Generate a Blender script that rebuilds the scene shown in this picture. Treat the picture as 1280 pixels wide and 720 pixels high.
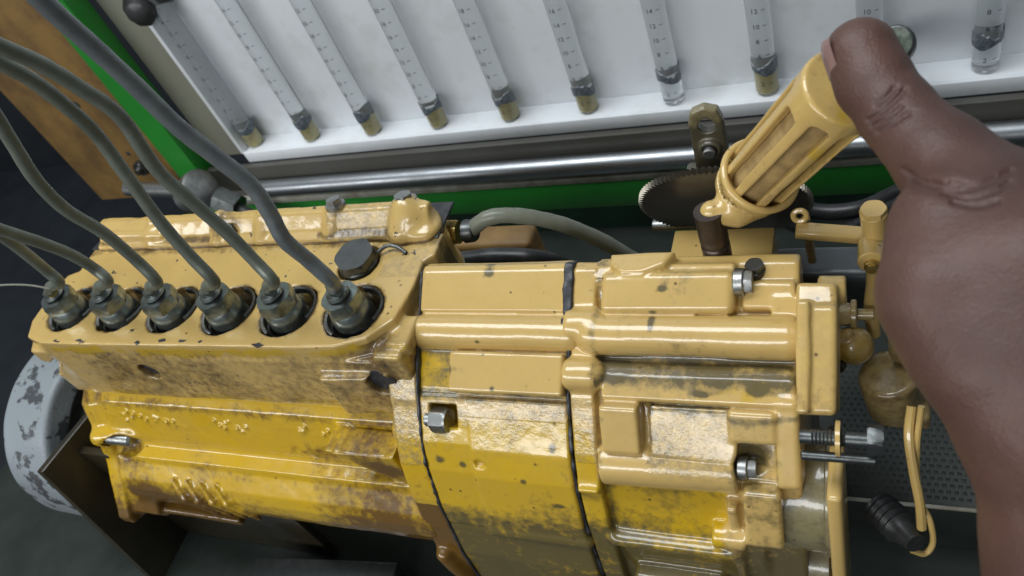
import bpy, bmesh, math, random
import numpy as np
from mathutils import Vector, Matrix
random.seed(7); rng=np.random.RandomState(7)
for o in list(bpy.data.objects): bpy.data.objects.remove(o)
SC=bpy.context.scene; COL=SC.collection
MM=.001; Z0=300.0          # all numbers below are millimetres, z=0 is the top of the pump head, 300 mm above the floor plate
# ------------------------------------------------------------ camera, light
cd=bpy.data.cameras.new('camera'); cam=bpy.data.objects.new('camera',cd); COL.objects.link(cam); SC.camera=cam
Xw=np.array([.90851475,-.0062001,-.41780678]); Yw=np.array([.26554245,-.76345498,.58874757]); Zw=np.array([-.32262696,-.64583129,-.69196372])
Rm=np.array([Xw,Yw,Zw])
M=Matrix(((Rm[0,0],-Rm[0,1],-Rm[0,2],0),(Rm[1,0],-Rm[1,1],-Rm[1,2],0),(Rm[2,0],-Rm[2,1],-Rm[2,2],(221.5+Z0)*MM),(0,0,0,1)))
cam.matrix_world=M; cd.sensor_width=36; cd.lens=1007/1280*36; cd.clip_start=.01; cd.clip_end=50
cd.dof.use_dof=True; cd.dof.focus_distance=.31; cd.dof.aperture_fstop=20
W=bpy.data.worlds.new('World'); SC.world=W; W.use_nodes=True
bg=W.node_tree.nodes['Background']; bg.inputs[0].default_value=(.80,.90,1,1); bg.inputs[1].default_value=.09
SC.view_settings.view_transform='Standard'; SC.view_settings.look='None'; SC.view_settings.exposure=.27; SC.view_settings.gamma=1
def area(name,loc,target,sx,sy,power,color=(1,1,1)):
    l=bpy.data.lights.new(name,'AREA'); l.shape='RECTANGLE'; l.size=sx; l.size_y=sy; l.energy=power; l.color=color
    o=bpy.data.objects.new(name,l); COL.objects.link(o)
    loc=Vector(loc)*MM+Vector((0,0,Z0*MM)); t=Vector(target)*MM+Vector((0,0,Z0*MM))
    z=(loc-t).normalized(); x=Vector((1,0,0)); x=(x-z*x.dot(z)).normalized(); y=z.cross(x)
    o.matrix_world=Matrix(((x.x,y.x,z.x,loc.x),(x.y,y.y,z.y,loc.y),(x.z,y.z,z.z,loc.z),(0,0,0,1)))
    return o
area('tube_lamp',(-600,-860,560),(-150,160,-30),1.7,.24,10.5,(.97,.99,1))
area('ceiling_fill',(-450,230,1300),(-150,300,-60),1.2,.5,14,(.92,.97,1))  # added fill, imitates ceiling bounce and brightens the white panel
# ------------------------------------------------------------ materials
def nodes(name):
    m=bpy.data.materials.new(name); m.use_nodes=True; nt=m.node_tree
    return m,nt,nt.nodes['Principled BSDF']
def N(nt,t,**k):
    n=nt.nodes.new(t)
    for a,b in k.items(): setattr(n,a,b)
    return n
def coords(nt):
    return N(nt,'ShaderNodeTexCoord').outputs['Object']
def noise(nt,scale,detail=3,rough=.55,stretch=None):
    n=N(nt,'ShaderNodeTexNoise'); n.inputs['Scale'].default_value=scale; n.inputs['Detail'].default_value=detail; n.inputs['Roughness'].default_value=rough
    c=coords(nt)
    if stretch:
        mp=N(nt,'ShaderNodeMapping'); mp.inputs['Scale'].default_value=stretch; nt.links.new(c,mp.inputs[0]); c=mp.outputs[0]
    nt.links.new(c,n.inputs['Vector']); return n.outputs['Fac']
def ramp(nt,fac,a,b,ca=(0,0,0,1),cb=(1,1,1,1)):
    r=N(nt,'ShaderNodeValToRGB'); r.color_ramp.elements[0].position=a; r.color_ramp.elements[1].position=b
    r.color_ramp.elements[0].color=ca; r.color_ramp.elements[1].color=cb; nt.links.new(fac,r.inputs[0]); return r.outputs[0]
def math_(nt,op,a,b=None,clamp=False):
    n=N(nt,'ShaderNodeMath',operation=op); n.use_clamp=clamp
    for i,v in enumerate((a,b)):
        if v is None: continue
        if isinstance(v,(int,float)): n.inputs[i].default_value=v
        else: nt.links.new(v,n.inputs[i])
    return n.outputs[0]
def mix(nt,f,a,b):
    n=N(nt,'ShaderNodeMix',data_type='RGBA')
    for i,v in ((0,f),(6,a),(7,b)):
        if isinstance(v,(int,float)): n.inputs[i].default_value=v
        elif isinstance(v,tuple): n.inputs[i].default_value=v if len(v)==4 else (*v,1)
        else: nt.links.new(v,n.inputs[i])
    return n.outputs[2]
def bump(nt,h,strength,dist=.001,prev=None):
    b=N(nt,'ShaderNodeBump'); b.inputs['Strength'].default_value=strength; b.inputs['Distance'].default_value=dist; nt.links.new(h,b.inputs['Height'])
    if prev is not None: nt.links.new(prev,b.inputs['Normal'])
    return b.outputs[0]
def attr(nt,name):
    a=N(nt,'ShaderNodeAttribute',attribute_name=name); return a.outputs['Fac']
def paint_mat(name,tan=(.56,.38,.125),yel=(.55,.345,.008),grime0=0.0,chips=.0,dirt=(.085,.045,.012)):
    m,nt,p=nodes(name)
    n1=noise(nt,38,6,.62); n2=noise(nt,260,4,.65); n3=noise(nt,900,2)
    fy=ramp(nt,math_(nt,'ADD',attr(nt,'yellow'),math_(nt,'MULTIPLY',math_(nt,'SUBTRACT',noise(nt,70,5,.6),.5),1.0)),.44,.58)
    c=mix(nt,fy,tan,yel)
    c=mix(nt,math_(nt,'MULTIPLY',ramp(nt,n1,.35,.75),.28),c,(tan[0]*.72,tan[1]*.70,tan[2]*.75))
    g=math_(nt,'ADD',math_(nt,'MULTIPLY',attr(nt,'grime'),1.15),grime0)
    g=math_(nt,'ADD',g,math_(nt,'MULTIPLY',math_(nt,'SUBTRACT',n2,.5),1.5))
    g=math_(nt,'ADD',g,math_(nt,'MULTIPLY',math_(nt,'SUBTRACT',n1,.5),1.25))
    gf=ramp(nt,g,.30,.92)
    c=mix(nt,math_(nt,'MULTIPLY',gf,.88),c,dirt)
    vs=N(nt,'ShaderNodeTexVoronoi'); vs.inputs['Scale'].default_value=210; vs.inputs['Randomness'].default_value=1; nt.links.new(coords(nt),vs.inputs['Vector'])
    sc_=N(nt,'ShaderNodeSeparateColor'); nt.links.new(vs.outputs['Color'],sc_.inputs[0])
    sp=math_(nt,'MULTIPLY',ramp(nt,vs.outputs['Distance'],.10,.17,(1,1,1,1),(0,0,0,1)),ramp(nt,sc_.outputs[0],.87,.90))
    c=mix(nt,math_(nt,'MULTIPLY',sp,.75),c,(.05,.03,.012))
    ch=ramp(nt,noise(nt,130,5,.62),.705+(.0 if chips else .05)-chips,.715+(.0 if chips else .05)-chips)
    c=mix(nt,ch,c,(.035,.033,.035))
    c=mix(nt,math_(nt,'MULTIPLY',math_(nt,'MULTIPLY',attr(nt,'glare_crinkle'),ramp(nt,noise(nt,300,4,.65),.38,.6)),.55),c,(.13,.115,.09))  # dark mottling put into the colour so the glare contrasts more
    nt.links.new(c,p.inputs['Base Color'])
    r=math_(nt,'ADD',math_(nt,'MULTIPLY',n2,.22),math_(nt,'MULTIPLY',gf,.06)); r=math_(nt,'ADD',r,.20)
    nt.links.new(r,p.inputs['Roughness'])
    p.inputs['Coat Weight'].default_value=.6; nt.links.new(math_(nt,'ADD',math_(nt,'MULTIPLY',n2,.16),.0),p.inputs['Coat Roughness']); p.inputs['Coat IOR'].default_value=1.6
    b=bump(nt,noise(nt,300,3,.5),.10,.0008)
    cr=math_(nt,'MULTIPLY',noise(nt,480,4,.6),attr(nt,'glare_crinkle'))
    b=bump(nt,cr,.30,.0012,b)
    b=bump(nt,math_(nt,'SUBTRACT',1.0,ch),.5,.0006,b)
    nt.links.new(b,p.inputs['Normal']); nt.links.new(b,p.inputs['Coat Normal'])
    return m
def metal_mat(name,col,rough=.35,metal=1.0,dirt=(.03,.028,.025),dirtamt=.5,scale=200,bmp=.15):
    m,nt,p=nodes(name)
    n=noise(nt,scale,5,.65)
    f=ramp(nt,n,.45-.15*dirtamt,.85-.25*dirtamt)
    nt.links.new(mix(nt,math_(nt,'MULTIPLY',f,dirtamt),col,dirt),p.inputs['Base Color'])
    p.inputs['Metallic'].default_value=metal
    nt.links.new(math_(nt,'ADD',math_(nt,'MULTIPLY',n,.3),rough-.12),p.inputs['Roughness'])
    nt.links.new(bump(nt,noise(nt,scale*3,3),bmp,.0005),p.inputs['Normal'])
    return m
def dull_mat(name,col,col2=None,rough=.6,scale=60,a=.4,b=.65,bmp=.2):
    m,nt,p=nodes(name); col2=col2 or tuple(v*.6 for v in col)
    nt.links.new(mix(nt,ramp(nt,noise(nt,scale,5,.6),a,b),col,col2),p.inputs['Base Color'])
    nt.links.new(math_(nt,'ADD',math_(nt,'MULTIPLY',noise(nt,scale*2,3),.2),rough-.1),p.inputs['Roughness'])
    nt.links.new(bump(nt,noise(nt,scale*8,3),bmp,.0005),p.inputs['Normal'])
    return m
PAINT=paint_mat('ochre_paint')
PAINTB=paint_mat('olive_stained_ochre_paint',dirt=(.060,.052,.022))
PAINTE=paint_mat('oily_dark_ochre_paint',tan=(.20,.17,.085),grime0=.35,dirt=(.04,.035,.02))
PAINTY=paint_mat('rust_stained_yellow_paint',yel=(.56,.345,.005),dirt=(.075,.026,.004))
PAINTC=paint_mat('chipped_ochre_paint',chips=.035)
PAINTD=paint_mat('grimy_ochre_paint',tan=(.36,.26,.10),grime0=.34)
STEEL=metal_mat('dirty_steel',(.42,.43,.42),.38)
DARKST=metal_mat('black_oxide_steel',(.13,.14,.14),.36,.9,dirtamt=.6)
NUTM=metal_mat('oiled_nut_steel',(.36,.41,.39),.30,.92,dirt=(.03,.035,.03),dirtamt=.7,scale=150)
PIPEM=metal_mat('grey_pipe',(.20,.22,.18),.40,.40,dirt=(.09,.10,.08),dirtamt=.7,scale=60,bmp=.3)
PIPEB=metal_mat('grey_pipe_blue',(.22,.245,.245),.36,.45,dirt=(.10,.11,.12),dirtamt=.7,scale=70,bmp=.35)
RAILM=metal_mat('rail_steel',(.36,.38,.40),.36,1,dirt=(.10,.09,.075),dirtamt=.35,scale=30,bmp=.03)
BRASS=metal_mat('greasy_brass',(.55,.40,.13),.3,.9,dirt=(.10,.06,.02),dirtamt=.5)
BLACK=dull_mat('black_rubber',(.012,.013,.014),(.03,.03,.03),.38)
DISCM=metal_mat('disc_steel',(.15,.135,.11),.32,.95,dirt=(.05,.045,.03),dirtamt=.5,scale=40)
WHITE=dull_mat('white_panel_paint',(.80,.83,.86),(.62,.64,.62),.42,30,.52,.85,.03)
SIDEP=dull_mat('khaki_grey_paint',(.27,.27,.215),(.20,.195,.15),.5,14,.3,.8,.05)
CHAN=dull_mat('channel_grey',(.10,.10,.088),(.06,.052,.040),.4,12,.3,.8,.05)
GREEN=dull_mat('green_enamel',(.022,.25,.028),(.016,.16,.022),.35,16,.35,.8,.05)
GREEND=dull_mat('shaded_green_enamel',(.008,.045,.022),(.006,.02,.014),.45,25)  # green enamel darkened for the shadow under the beam
CREAM=dull_mat('cream_edge',(.42,.42,.36),(.25,.23,.17),.5,60)
BROWNB=dull_mat('stained_ochre_board',(.26,.15,.042),(.10,.055,.022),.6,26,.42,.72)
DECK=dull_mat('deck_dark_green',(.013,.019,.015),(.024,.030,.025),.5,18)
CLAD=dull_mat('navy_dark_sheet',(.006,.009,.013),(.010,.014,.018),.6,12)
BRKT=dull_mat('olive_oily_plate',(.034,.027,.014),(.015,.014,.010),.3,20)
GREYP=dull_mat('chipped_grey_paint',(.22,.25,.27),(.05,.055,.06),.5,70,.54,.58,.6)
GRAPH=dull_mat('black_print',(.02,.02,.03),None,.6)
SEAM=dull_mat('black_gasket',(.020,.022,.026),(.05,.05,.055),.4,200)
BLUEG=dull_mat('grey_oily_casting',(.055,.065,.07),(.025,.028,.03),.35,50)
def glass(name,col,rough=.05,tr=1.0):
    m,nt,p=nodes(name); p.inputs['Base Color'].default_value=(*col,1); p.inputs['Transmission Weight'].default_value=tr
    p.inputs['Roughness'].default_value=rough; p.inputs['IOR'].default_value=1.42; return m
GLASS=glass('tube_glass',(.88,.91,.92),.06,.86)
FLUID=glass('amber_fuel',(.58,.47,.10),.3,.1)
RING=dull_mat('dark_meniscus_ring',(.07,.09,.105),(.17,.19,.21),.3,250)
HOSEM=glass('smoky_hose',(.26,.27,.21),.3,.35)
# ------------------------------------------------------------ objects
EMP={}
def link(o,parent):
    COL.objects.link(o)
    if parent is not None: o.parent=parent
def wloc(parent):
    p=np.zeros(3)
    if parent is not None: p=np.array(parent['_o'])
    return p
def thing(name,label,cat,loc,group=None,kind=None):
    o=bpy.data.objects.new(name,None); o.empty_display_size=.01; COL.objects.link(o)
    o.location=(loc[0]*MM,loc[1]*MM,(loc[2]+Z0)*MM); o['_o']=list(map(float,loc)); o['label']=label; o['category']=cat
    if group: o['group']=group
    return o
def mkmesh(name,v,f,mat,origin,smooth=True):
    v=(np.asarray(v,float)-origin)*MM
    me=bpy.data.meshes.new(name)
    f=np.asarray(f) if not isinstance(f,list) else f
    if isinstance(f,np.ndarray):
        n=len(f); me.vertices.add(len(v)); me.vertices.foreach_set('co',v.astype(np.float32).ravel())
        me.loops.add(n*4); me.loops.foreach_set('vertex_index',f.astype(np.int32).ravel())
        me.polygons.add(n); me.polygons.foreach_set('loop_start',np.arange(0,n*4,4,dtype=np.int32)); me.polygons.foreach_set('loop_total',np.full(n,4,dtype=np.int32))
        me.update(calc_edges=True)
    else: me.from_pydata([tuple(p) for p in v],[],[list(q) for q in f])
    me.materials.append(mat)
    if smooth: me.polygons.foreach_set('use_smooth',[True]*len(me.polygons))
    me.update(); return me
def part(name,vf,mat,parent,smooth=None,label=None,sharp=35):
    v,f=vf; org=wloc(parent)
    me=mkmesh(name,v,f,mat,org,True if smooth is None else smooth)
    if smooth is None and isinstance(f,list):
        me.set_sharp_from_angle(angle=math.radians(sharp))
    o=bpy.data.objects.new(name,me); link(o,parent); o['_o']=list(map(float,org))
    if label: o['label']=label
    return o
def solo(name,vf,mat,label=None,cat=None,loc=(0,0,0),group=None,kind=None,**k):
    v,f=vf; me=mkmesh(name,v,f,mat,np.array(loc,float))
    if isinstance(f,list): me.set_sharp_from_angle(angle=math.radians(35))
    o=bpy.data.objects.new(name,me); COL.objects.link(o); o.location=(loc[0]*MM,loc[1]*MM,(loc[2]+Z0)*MM)
    if label: o['label']=label
    if cat: o['category']=cat
    if group: o['group']=group
    if kind: o['kind']=kind
    return o
# ------------------------------------------------------------ plain shapes (mm)
def join(*vfs):
    V=[];F=[];k=0
    for v,f in vfs:
        V+= [tuple(p) for p in v]; F+=[[i+k for i in q] for q in f]; k+=len(v)
    return V,F
def frame(d,up=(0,0,1)):
    d=np.array(d,float); d/=np.linalg.norm(d); u=np.array(up,float)
    if abs(d@u)>.95: u=np.array((0,1,0.)) if abs(d[1])<.9 else np.array((1,0,0.))
    a=np.cross(u,d); a/=np.linalg.norm(a); b=np.cross(d,a); return a,b,d
def revolve(p0,d,prof,n=32,phase=0,up=(0,0,1),arc=None):
    """prof = [(distance along d, radius)...]"""
    a,b,d=frame(d,up); p0=np.array(p0,float); V=[];F=[]
    for t,r in prof:
        for i in range(n):
            an=phase+2*math.pi*i/n; V.append(p0+d*t+r*(a*math.cos(an)+b*math.sin(an)))
    m=len(prof)
    for j in range(m-1):
        for i in range(n):
            k=(i+1)%n; F.append([j*n+i,j*n+k,(j+1)*n+k,(j+1)*n+i])
    F.append([i for i in range(n)][::-1]); F.append([(m-1)*n+i for i in range(n)])
    return V,F
def cyl(p0,p1,r,r2=None,n=24,ch=.4):
    p0=np.array(p0,float);p1=np.array(p1,float);L=np.linalg.norm(p1-p0);r2=r if r2 is None else r2; ch=min(ch,r*.3,L*.3)
    return revolve(p0,p1-p0,[(0,r-ch),(ch,r),(L-ch,r2),(L,r2-ch)],n)
def hexnut(p0,d,af,h,ch=.8,phase=0):
    R=af/2/math.cos(math.pi/6); c=ch
    a,b,dd=frame(d); p0=np.array(p0,float); V=[];F=[]
    n=36
    def rad(an,scale):
        return R*math.cos(math.pi/6)/math.cos(((an-phase)%(math.pi/3))-math.pi/6)
    rows=[(0,lambda q:min(q,R*.94)),(c,lambda q:q),(h-c,lambda q:q),(h,lambda q:min(q,R*.91))]
    for t,fn in rows:
        for i in range(n):
            an=phase+2*math.pi*i/n; q=fn(rad(an,1)); V.append(p0+dd*t+q*(a*math.cos(an)+b*math.sin(an)))
    for j in range(3):
        for i in range(n):
            k=(i+1)%n; F.append([j*n+i,j*n+k,(j+1)*n+k,(j+1)*n+i])
    F.append(list(range(n))[::-1]); F.append([3*n+i for i in range(n)])
    return V,F
def ringt(c,d,R,r,n=40,m=10,a0=0,a1=2*math.pi,sq=1.0):
    a,b,d=frame(d); c=np.array(c,float); V=[];F=[]; full=abs(a1-a0-2*math.pi)<1e-6; N_=n if full else n+1
    for i in range(N_):
        an=a0+(a1-a0)*i/n; e=a*math.cos(an)+b*math.sin(an)
        for j in range(m):
            t=2*math.pi*j/m; V.append(c+e*(R+r*math.cos(t))+d*r*sq*math.sin(t))
    for i in range(n):
        k=(i+1)%N_
        for j in range(m): F.append([i*m+j,k*m+j,k*m+(j+1)%m,i*m+(j+1)%m])
    if not full: F.append(list(range(m))[::-1]); F.append([(N_-1)*m+j for j in range(m)])
    return V,F
def spline(P,n=8):
    P=[np.array(p,float) for p in P]; P=[2*P[0]-P[1]]+P+[2*P[-1]-P[-2]]; out=[]
    for i in range(1,len(P)-2):
        for t in np.linspace(0,1,n,endpoint=False):
            a,b,c,d=P[i-1:i+3]; out.append(.5*((2*b)+(c-a)*t+(2*a-5*b+4*c-d)*t*t+(3*b-a-3*c+d)*t**3))
    out.append(P[-2]); return out
def sweep(P,r,m=14,n=8,wob=0):
    pts=spline(P,n); V=[];F=[]; T=[]
    for i in range(len(pts)):
        t=pts[min(i+1,len(pts)-1)]-pts[max(i-1,0)]; T.append(t/np.linalg.norm(t))
    a,b,_=frame(T[0])
    for i,p in enumerate(pts):
        a=a-T[i]*(a@T[i]); a/=np.linalg.norm(a); b=np.cross(T[i],a)
        rr=(r if not callable(r) else r(i/(len(pts)-1)))*(1+wob*math.sin(i*1.7)+wob*math.sin(i*.63+1))
        for j in range(m):
            an=2*math.pi*j/m; V.append(p+rr*(a*math.cos(an)+b*math.sin(an)))
    for i in range(len(pts)-1):
        for j in range(m): F.append([i*m+j,(i+1)*m+j,(i+1)*m+(j+1)%m,i*m+(j+1)%m][::-1])
    F.append(list(range(m))); F.append([(len(pts)-1)*m+j for j in range(m)][::-1])
    return V,F
def box(lo,hi,bev=1.0,seg=2,M3=None,c=None):
    bm=bmesh.new(); bmesh.ops.create_cube(bm,size=1)
    lo=np.array(lo,float);hi=np.array(hi,float); s=hi-lo; cc=(lo+hi)/2
    for v in bm.verts: v.co=Vector((v.co.x*s[0],v.co.y*s[1],v.co.z*s[2]))
    if bev>0: bmesh.ops.bevel(bm,geom=list(bm.edges),offset=min(bev,min(s)*.45),segments=seg,affect='EDGES',profile=.5)
    V=[];
    for v in bm.verts:
        p=np.array(v.co)
        if M3 is not None: p=M3@p
        V.append(p+cc)
    bm.verts.index_update(); F=[[v.index for v in f.verts] for f in bm.faces]; bm.free(); return V,F
def rotx(a): c,s=math.cos(a),math.sin(a); return np.array([[1,0,0],[0,c,-s],[0,s,c]])
def roty(a): c,s=math.cos(a),math.sin(a); return np.array([[c,0,s],[0,1,0],[-s,0,c]])
def rotz(a): c,s=math.cos(a),math.sin(a); return np.array([[c,-s,0],[s,c,0],[0,0,1]])
def prism(poly,axis,t0,t1,bev=.6):
    """polygon in the two other axes extruded along axis"""
    bm=bmesh.new(); ax='xyz'.index(axis); o=[i for i in range(3) if i!=ax]; A=[];B=[]
    for p in poly:
        for t,L in ((t0,A),(t1,B)):
            q=[0,0,0]; q[o[0]],q[o[1]],q[ax]=p[0],p[1],t; L.append(bm.verts.new(q))
    n=len(poly); bm.faces.new(A[::-1]); bm.faces.new(B)
    for i in range(n): bm.faces.new([A[i],A[(i+1)%n],B[(i+1)%n],B[i]])
    bmesh.ops.recalc_face_normals(bm,faces=bm.faces)
    if bev>0: bmesh.ops.bevel(bm,geom=[e for e in bm.edges],offset=bev,segments=2,affect='EDGES',profile=.5)
    bm.verts.index_update(); V=[np.array(v.co) for v in bm.verts]; F=[[v.index for v in f.verts] for f in bm.faces]; bm.free(); return V,F
# ------------------------------------------------------------ cast shapes: distance fields meshed with surface nets
LAT=rng.rand(32,32,32).astype(np.float32)
def vnoise(X,Y,Z,s,seed=0):
    x=X/s+seed*7.3+100; y=Y/s+seed*3.1+100; z=Z/s+seed*5.7+100
    xi=np.floor(x).astype(int);yi=np.floor(y).astype(int);zi=np.floor(z).astype(int)
    fx=x-xi;fy=y-yi;fz=z-zi; fx=fx*fx*(3-2*fx);fy=fy*fy*(3-2*fy);fz=fz*fz*(3-2*fz)
    r=0
    for a in (0,1):
        for b in (0,1):
            for c in (0,1):
                r=r+LAT[(xi+a)&31,(yi+b)&31,(zi+c)&31]*(fx if a else 1-fx)*(fy if b else 1-fy)*(fz if c else 1-fz)
    return r-.5
def s_box(c,h,r=1.0,R=None):
    c=np.array(c,float); h=np.array(h,float); rad=np.linalg.norm(h)
    def f(X,Y,Z):
        x,y,z=X-c[0],Y-c[1],Z-c[2]
        if R is not None: x,y,z=(R[0,0]*x+R[1,0]*y+R[2,0]*z, R[0,1]*x+R[1,1]*y+R[2,1]*z, R[0,2]*x+R[1,2]*y+R[2,2]*z)
        qx,qy,qz=abs(x)-h[0]+r,abs(y)-h[1]+r,abs(z)-h[2]+r
        return np.sqrt(np.maximum(qx,0)**2+np.maximum(qy,0)**2+np.maximum(qz,0)**2)+np.minimum(np.maximum(qx,np.maximum(qy,qz)),0)-r
    e=(abs(R)@h) if R is not None else h
    return f,c-e,c+e
def s_cap(a,b,ra,rb=None):
    a=np.array(a,float);b=np.array(b,float);rb=ra if rb is None else rb;d=b-a;L=d@d
    def f(X,Y,Z):
        t=np.clip(((X-a[0])*d[0]+(Y-a[1])*d[1]+(Z-a[2])*d[2])/max(L,1e-6),0,1)
        return np.sqrt((X-a[0]-t*d[0])**2+(Y-a[1]-t*d[1])**2+(Z-a[2]-t*d[2])**2)-(ra+(rb-ra)*t)
    m=max(ra,rb); return f,np.minimum(a,b)-m,np.maximum(a,b)+m
def s_cyl(a,b,R,r=.8,R2=None):
    a=np.array(a,float);b=np.array(b,float);L=np.linalg.norm(b-a);d=(b-a)/L;R2=R if R2 is None else R2
    def f(X,Y,Z):
        x,y,z=X-a[0],Y-a[1],Z-a[2]; t=x*d[0]+y*d[1]+z*d[2]
        q=np.sqrt(np.maximum(x*x+y*y+z*z-t*t,0)); RR=R+(R2-R)*np.clip(t/L,0,1)
        u=q-RR+r; w=abs(t-L/2)-L/2+r
        return np.sqrt(np.maximum(u,0)**2+np.maximum(w,0)**2)+np.minimum(np.maximum(u,w),0)-r
    m=max(R,R2)*1.0; return f,np.minimum(a,b)-m,np.maximum(a,b)+m
def s_ell(c,h):
    c=np.array(c,float);h=np.array(h,float)
    def f(X,Y,Z):
        k=np.sqrt(((X-c[0])/h[0])**2+((Y-c[1])/h[1])**2+((Z-c[2])/h[2])**2); return (k-1)*min(h)
    return f,c-h,c+h
def s_ext(poly,axis,t0,t1,r=.8):
    poly=[np.array(p,float) for p in poly]; ax='xyz'.index(axis); o=[i for i in range(3) if i!=ax]
    def f(X,Y,Z):
        Q=(X,Y,Z); shp=[1,1,1]; u=Q[o[0]]; v=Q[o[1]]; w=Q[ax]
        # evaluate the 2-D part on a slice only
        sl=[slice(None)]*3; sl[ax]=slice(0,1); u=u[tuple(sl)]; v=v[tuple(sl)]
        d=np.full(u.shape,1e9); s=np.ones(u.shape); n=len(poly)
        for i in range(n):
            a=poly[i];b=poly[i-1]; ex,ey=b[0]-a[0],b[1]-a[1]; wx,wy=u-a[0],v-a[1]
            t=np.clip((wx*ex+wy*ey)/(ex*ex+ey*ey),0,1); d=np.minimum(d,(wx-ex*t)**2+(wy-ey*t)**2)
            c1=v>=a[1];c2=v<b[1];c3=ex*wy>ey*wx
            s=np.where((c1&c2&c3)|(~c1&~c2&~c3),-s,s)
        q=s*np.sqrt(d)+r; ww=abs(w-(t0+t1)/2)-(t1-t0)/2+r
        return np.sqrt(np.maximum(q,0)**2+np.maximum(ww,0)**2)+np.minimum(np.maximum(q,ww),0)-r
    P=np.array(poly); lo=np.zeros(3);hi=np.zeros(3); lo[o[0]],lo[o[1]],lo[ax]=P[:,0].min(),P[:,1].min(),t0; hi[o[0]],hi[o[1]],hi[ax]=P[:,0].max(),P[:,1].max(),t1
    return f,lo,hi
class Field:
    def __init__(s,lo,hi,res):
        s.lo=np.array(lo,float)-2*res; s.res=res; s.n=np.ceil((np.array(hi,float)-s.lo)/res).astype(int)+3
        s.ax=[(s.lo[i]+res*np.arange(s.n[i])).astype(np.float32) for i in range(3)]; s.d=np.full(s.n,50,np.float32)
    def reg(s,lo,hi,pad):
        a=[max(0,int((lo[i]-pad-s.lo[i])/s.res)) for i in range(3)]; b=[min(s.n[i],int((hi[i]+pad-s.lo[i])/s.res)+2) for i in range(3)]
        sl=tuple(slice(a[i],max(b[i],a[i]+1)) for i in range(3)); G=np.meshgrid(*[s.ax[i][sl[i]] for i in range(3)],indexing='ij',copy=False); return sl,G
    def add(s,p,k=1.5,jit=None):
        f,lo,hi=p; sl,G=s.reg(lo,hi,max(4,k+2)); e=f(*G)
        if jit: e=e+jit(*G)
        a=s.d[sl]; h=np.maximum(k-abs(a-e),0)/max(k,1e-6); s.d[sl]=np.minimum(a,e)-h*h*k/4; return s
    def sub(s,p,k=.8,jit=None):
        f,lo,hi=p; sl,G=s.reg(lo,hi,max(3,k+1)); e=f(*G)
        if jit: e=e+jit(*G)
        e=-e; a=s.d[sl]; h=np.maximum(k-abs(a-e),0)/max(k,1e-6); s.d[sl]=np.maximum(a,e)+h*h*k/4; return s
    def rough(s,amp,sc,seed=0):
        sl,G=s.reg(s.lo,s.lo+s.res*s.n,0); s.d+= (amp*vnoise(G[0],G[1],G[2],sc,seed)).astype(np.float32); return s
    def mesh(s):
        d=s.d; d[0]=d[-1]=5; d[:,0]=d[:,-1]=5; d[:,:,0]=d[:,:,-1]=5
        ins=d<0; n=np.array(d.shape)-1
        c=[(i,j,k) for i in (0,1) for j in (0,1) for k in (0,1)]
        S=lambda A,o:A[o[0]:o[0]+n[0],o[1]:o[1]+n[1],o[2]:o[2]+n[2]]
        cnt=np.zeros(n,np.int8)
        for o in c: cnt+=S(ins,o)
        act=(cnt>0)&(cnt<8); idx=np.argwhere(act); vid=np.full(n,-1,np.int32); vid[act]=np.arange(len(idx))
        acc=np.zeros((len(idx),3)); num=np.zeros(len(idx))
        D={o:d[idx[:,0]+o[0],idx[:,1]+o[1],idx[:,2]+o[2]] for o in c}
        for o in c:
            for a in range(3):
                if o[a]==0:
                    q=list(o);q[a]=1;q=tuple(q); A,B=D[o],D[q]; m=(A<0)!=(B<0); t=np.where(m,A/np.where(m,A-B,1),0)
                    for b in range(3): acc[:,b]+=m*(o[b]+(t if b==a else 0))
                    num+=m
        V=s.lo+s.res*(idx+acc/num[:,None]); F=[]
        for a in range(3):
            b,c2=(a+1)%3,(a+2)%3
            sl0=[slice(1,-1)]*3; sl0[a]=slice(0,-1); sl1=[slice(1,-1)]*3; sl1[a]=slice(1,None)
            A=ins[tuple(sl0)];B=ins[tuple(sl1)]
            for m,flip in ((A&~B,False),(~A&B,True)):
                e=np.argwhere(m)
                if len(e)==0: continue
                e=e+1; e[:,a]-=1
                def g(db,dc):
                    q=e.copy(); q[:,b]-=db; q[:,c2]-=dc; return vid[q[:,0],q[:,1],q[:,2]]
                f=np.stack([g(1,1),g(0,1),g(0,0),g(1,0)],1)
                if flip: f=f[:,::-1]
                F.append(f)
        F=np.concatenate(F); F=F[(F>=0).all(1)]; return V,F
def cast(name,fld,mat,parent,yel=None,gri=None,glare_crinkle=None,label=None):
    v,f=fld.mesh(); o=part(name,(v,f),mat,parent,label=label)
    X,Y,Z=v[:,0],v[:,1],v[:,2]
    for nm,fn in (('yellow',yel),('grime',gri),('glare_crinkle',glare_crinkle)):
        if fn is not None:
            a=o.data.attributes.new(nm,'FLOAT','POINT'); a.data.foreach_set('value',np.clip(fn(X,Y,Z)*np.ones(len(X)),0,1.5).astype(np.float32))
    return o
def sg(v,w=2.0): return 1/(1+np.exp(-np.clip(v/w,-40,40)))
def band(v,lo,hi,s=2.0): return 1/(1+np.exp(-(v-lo)/s))*1/(1+np.exp((v-hi)/s))
#================================================================= SETTING
solo('floor',box((-1500,-900,-330),(1100,1300,-300),0),CLAD,kind='structure')
solo('bench_deck',box((-640,-200,-193),(420,470,-185),1),DECK,kind='structure')
solo('cabinet_wall',box((-1500,700,-300),(1100,712,900),0),CLAD,kind='structure')
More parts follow.
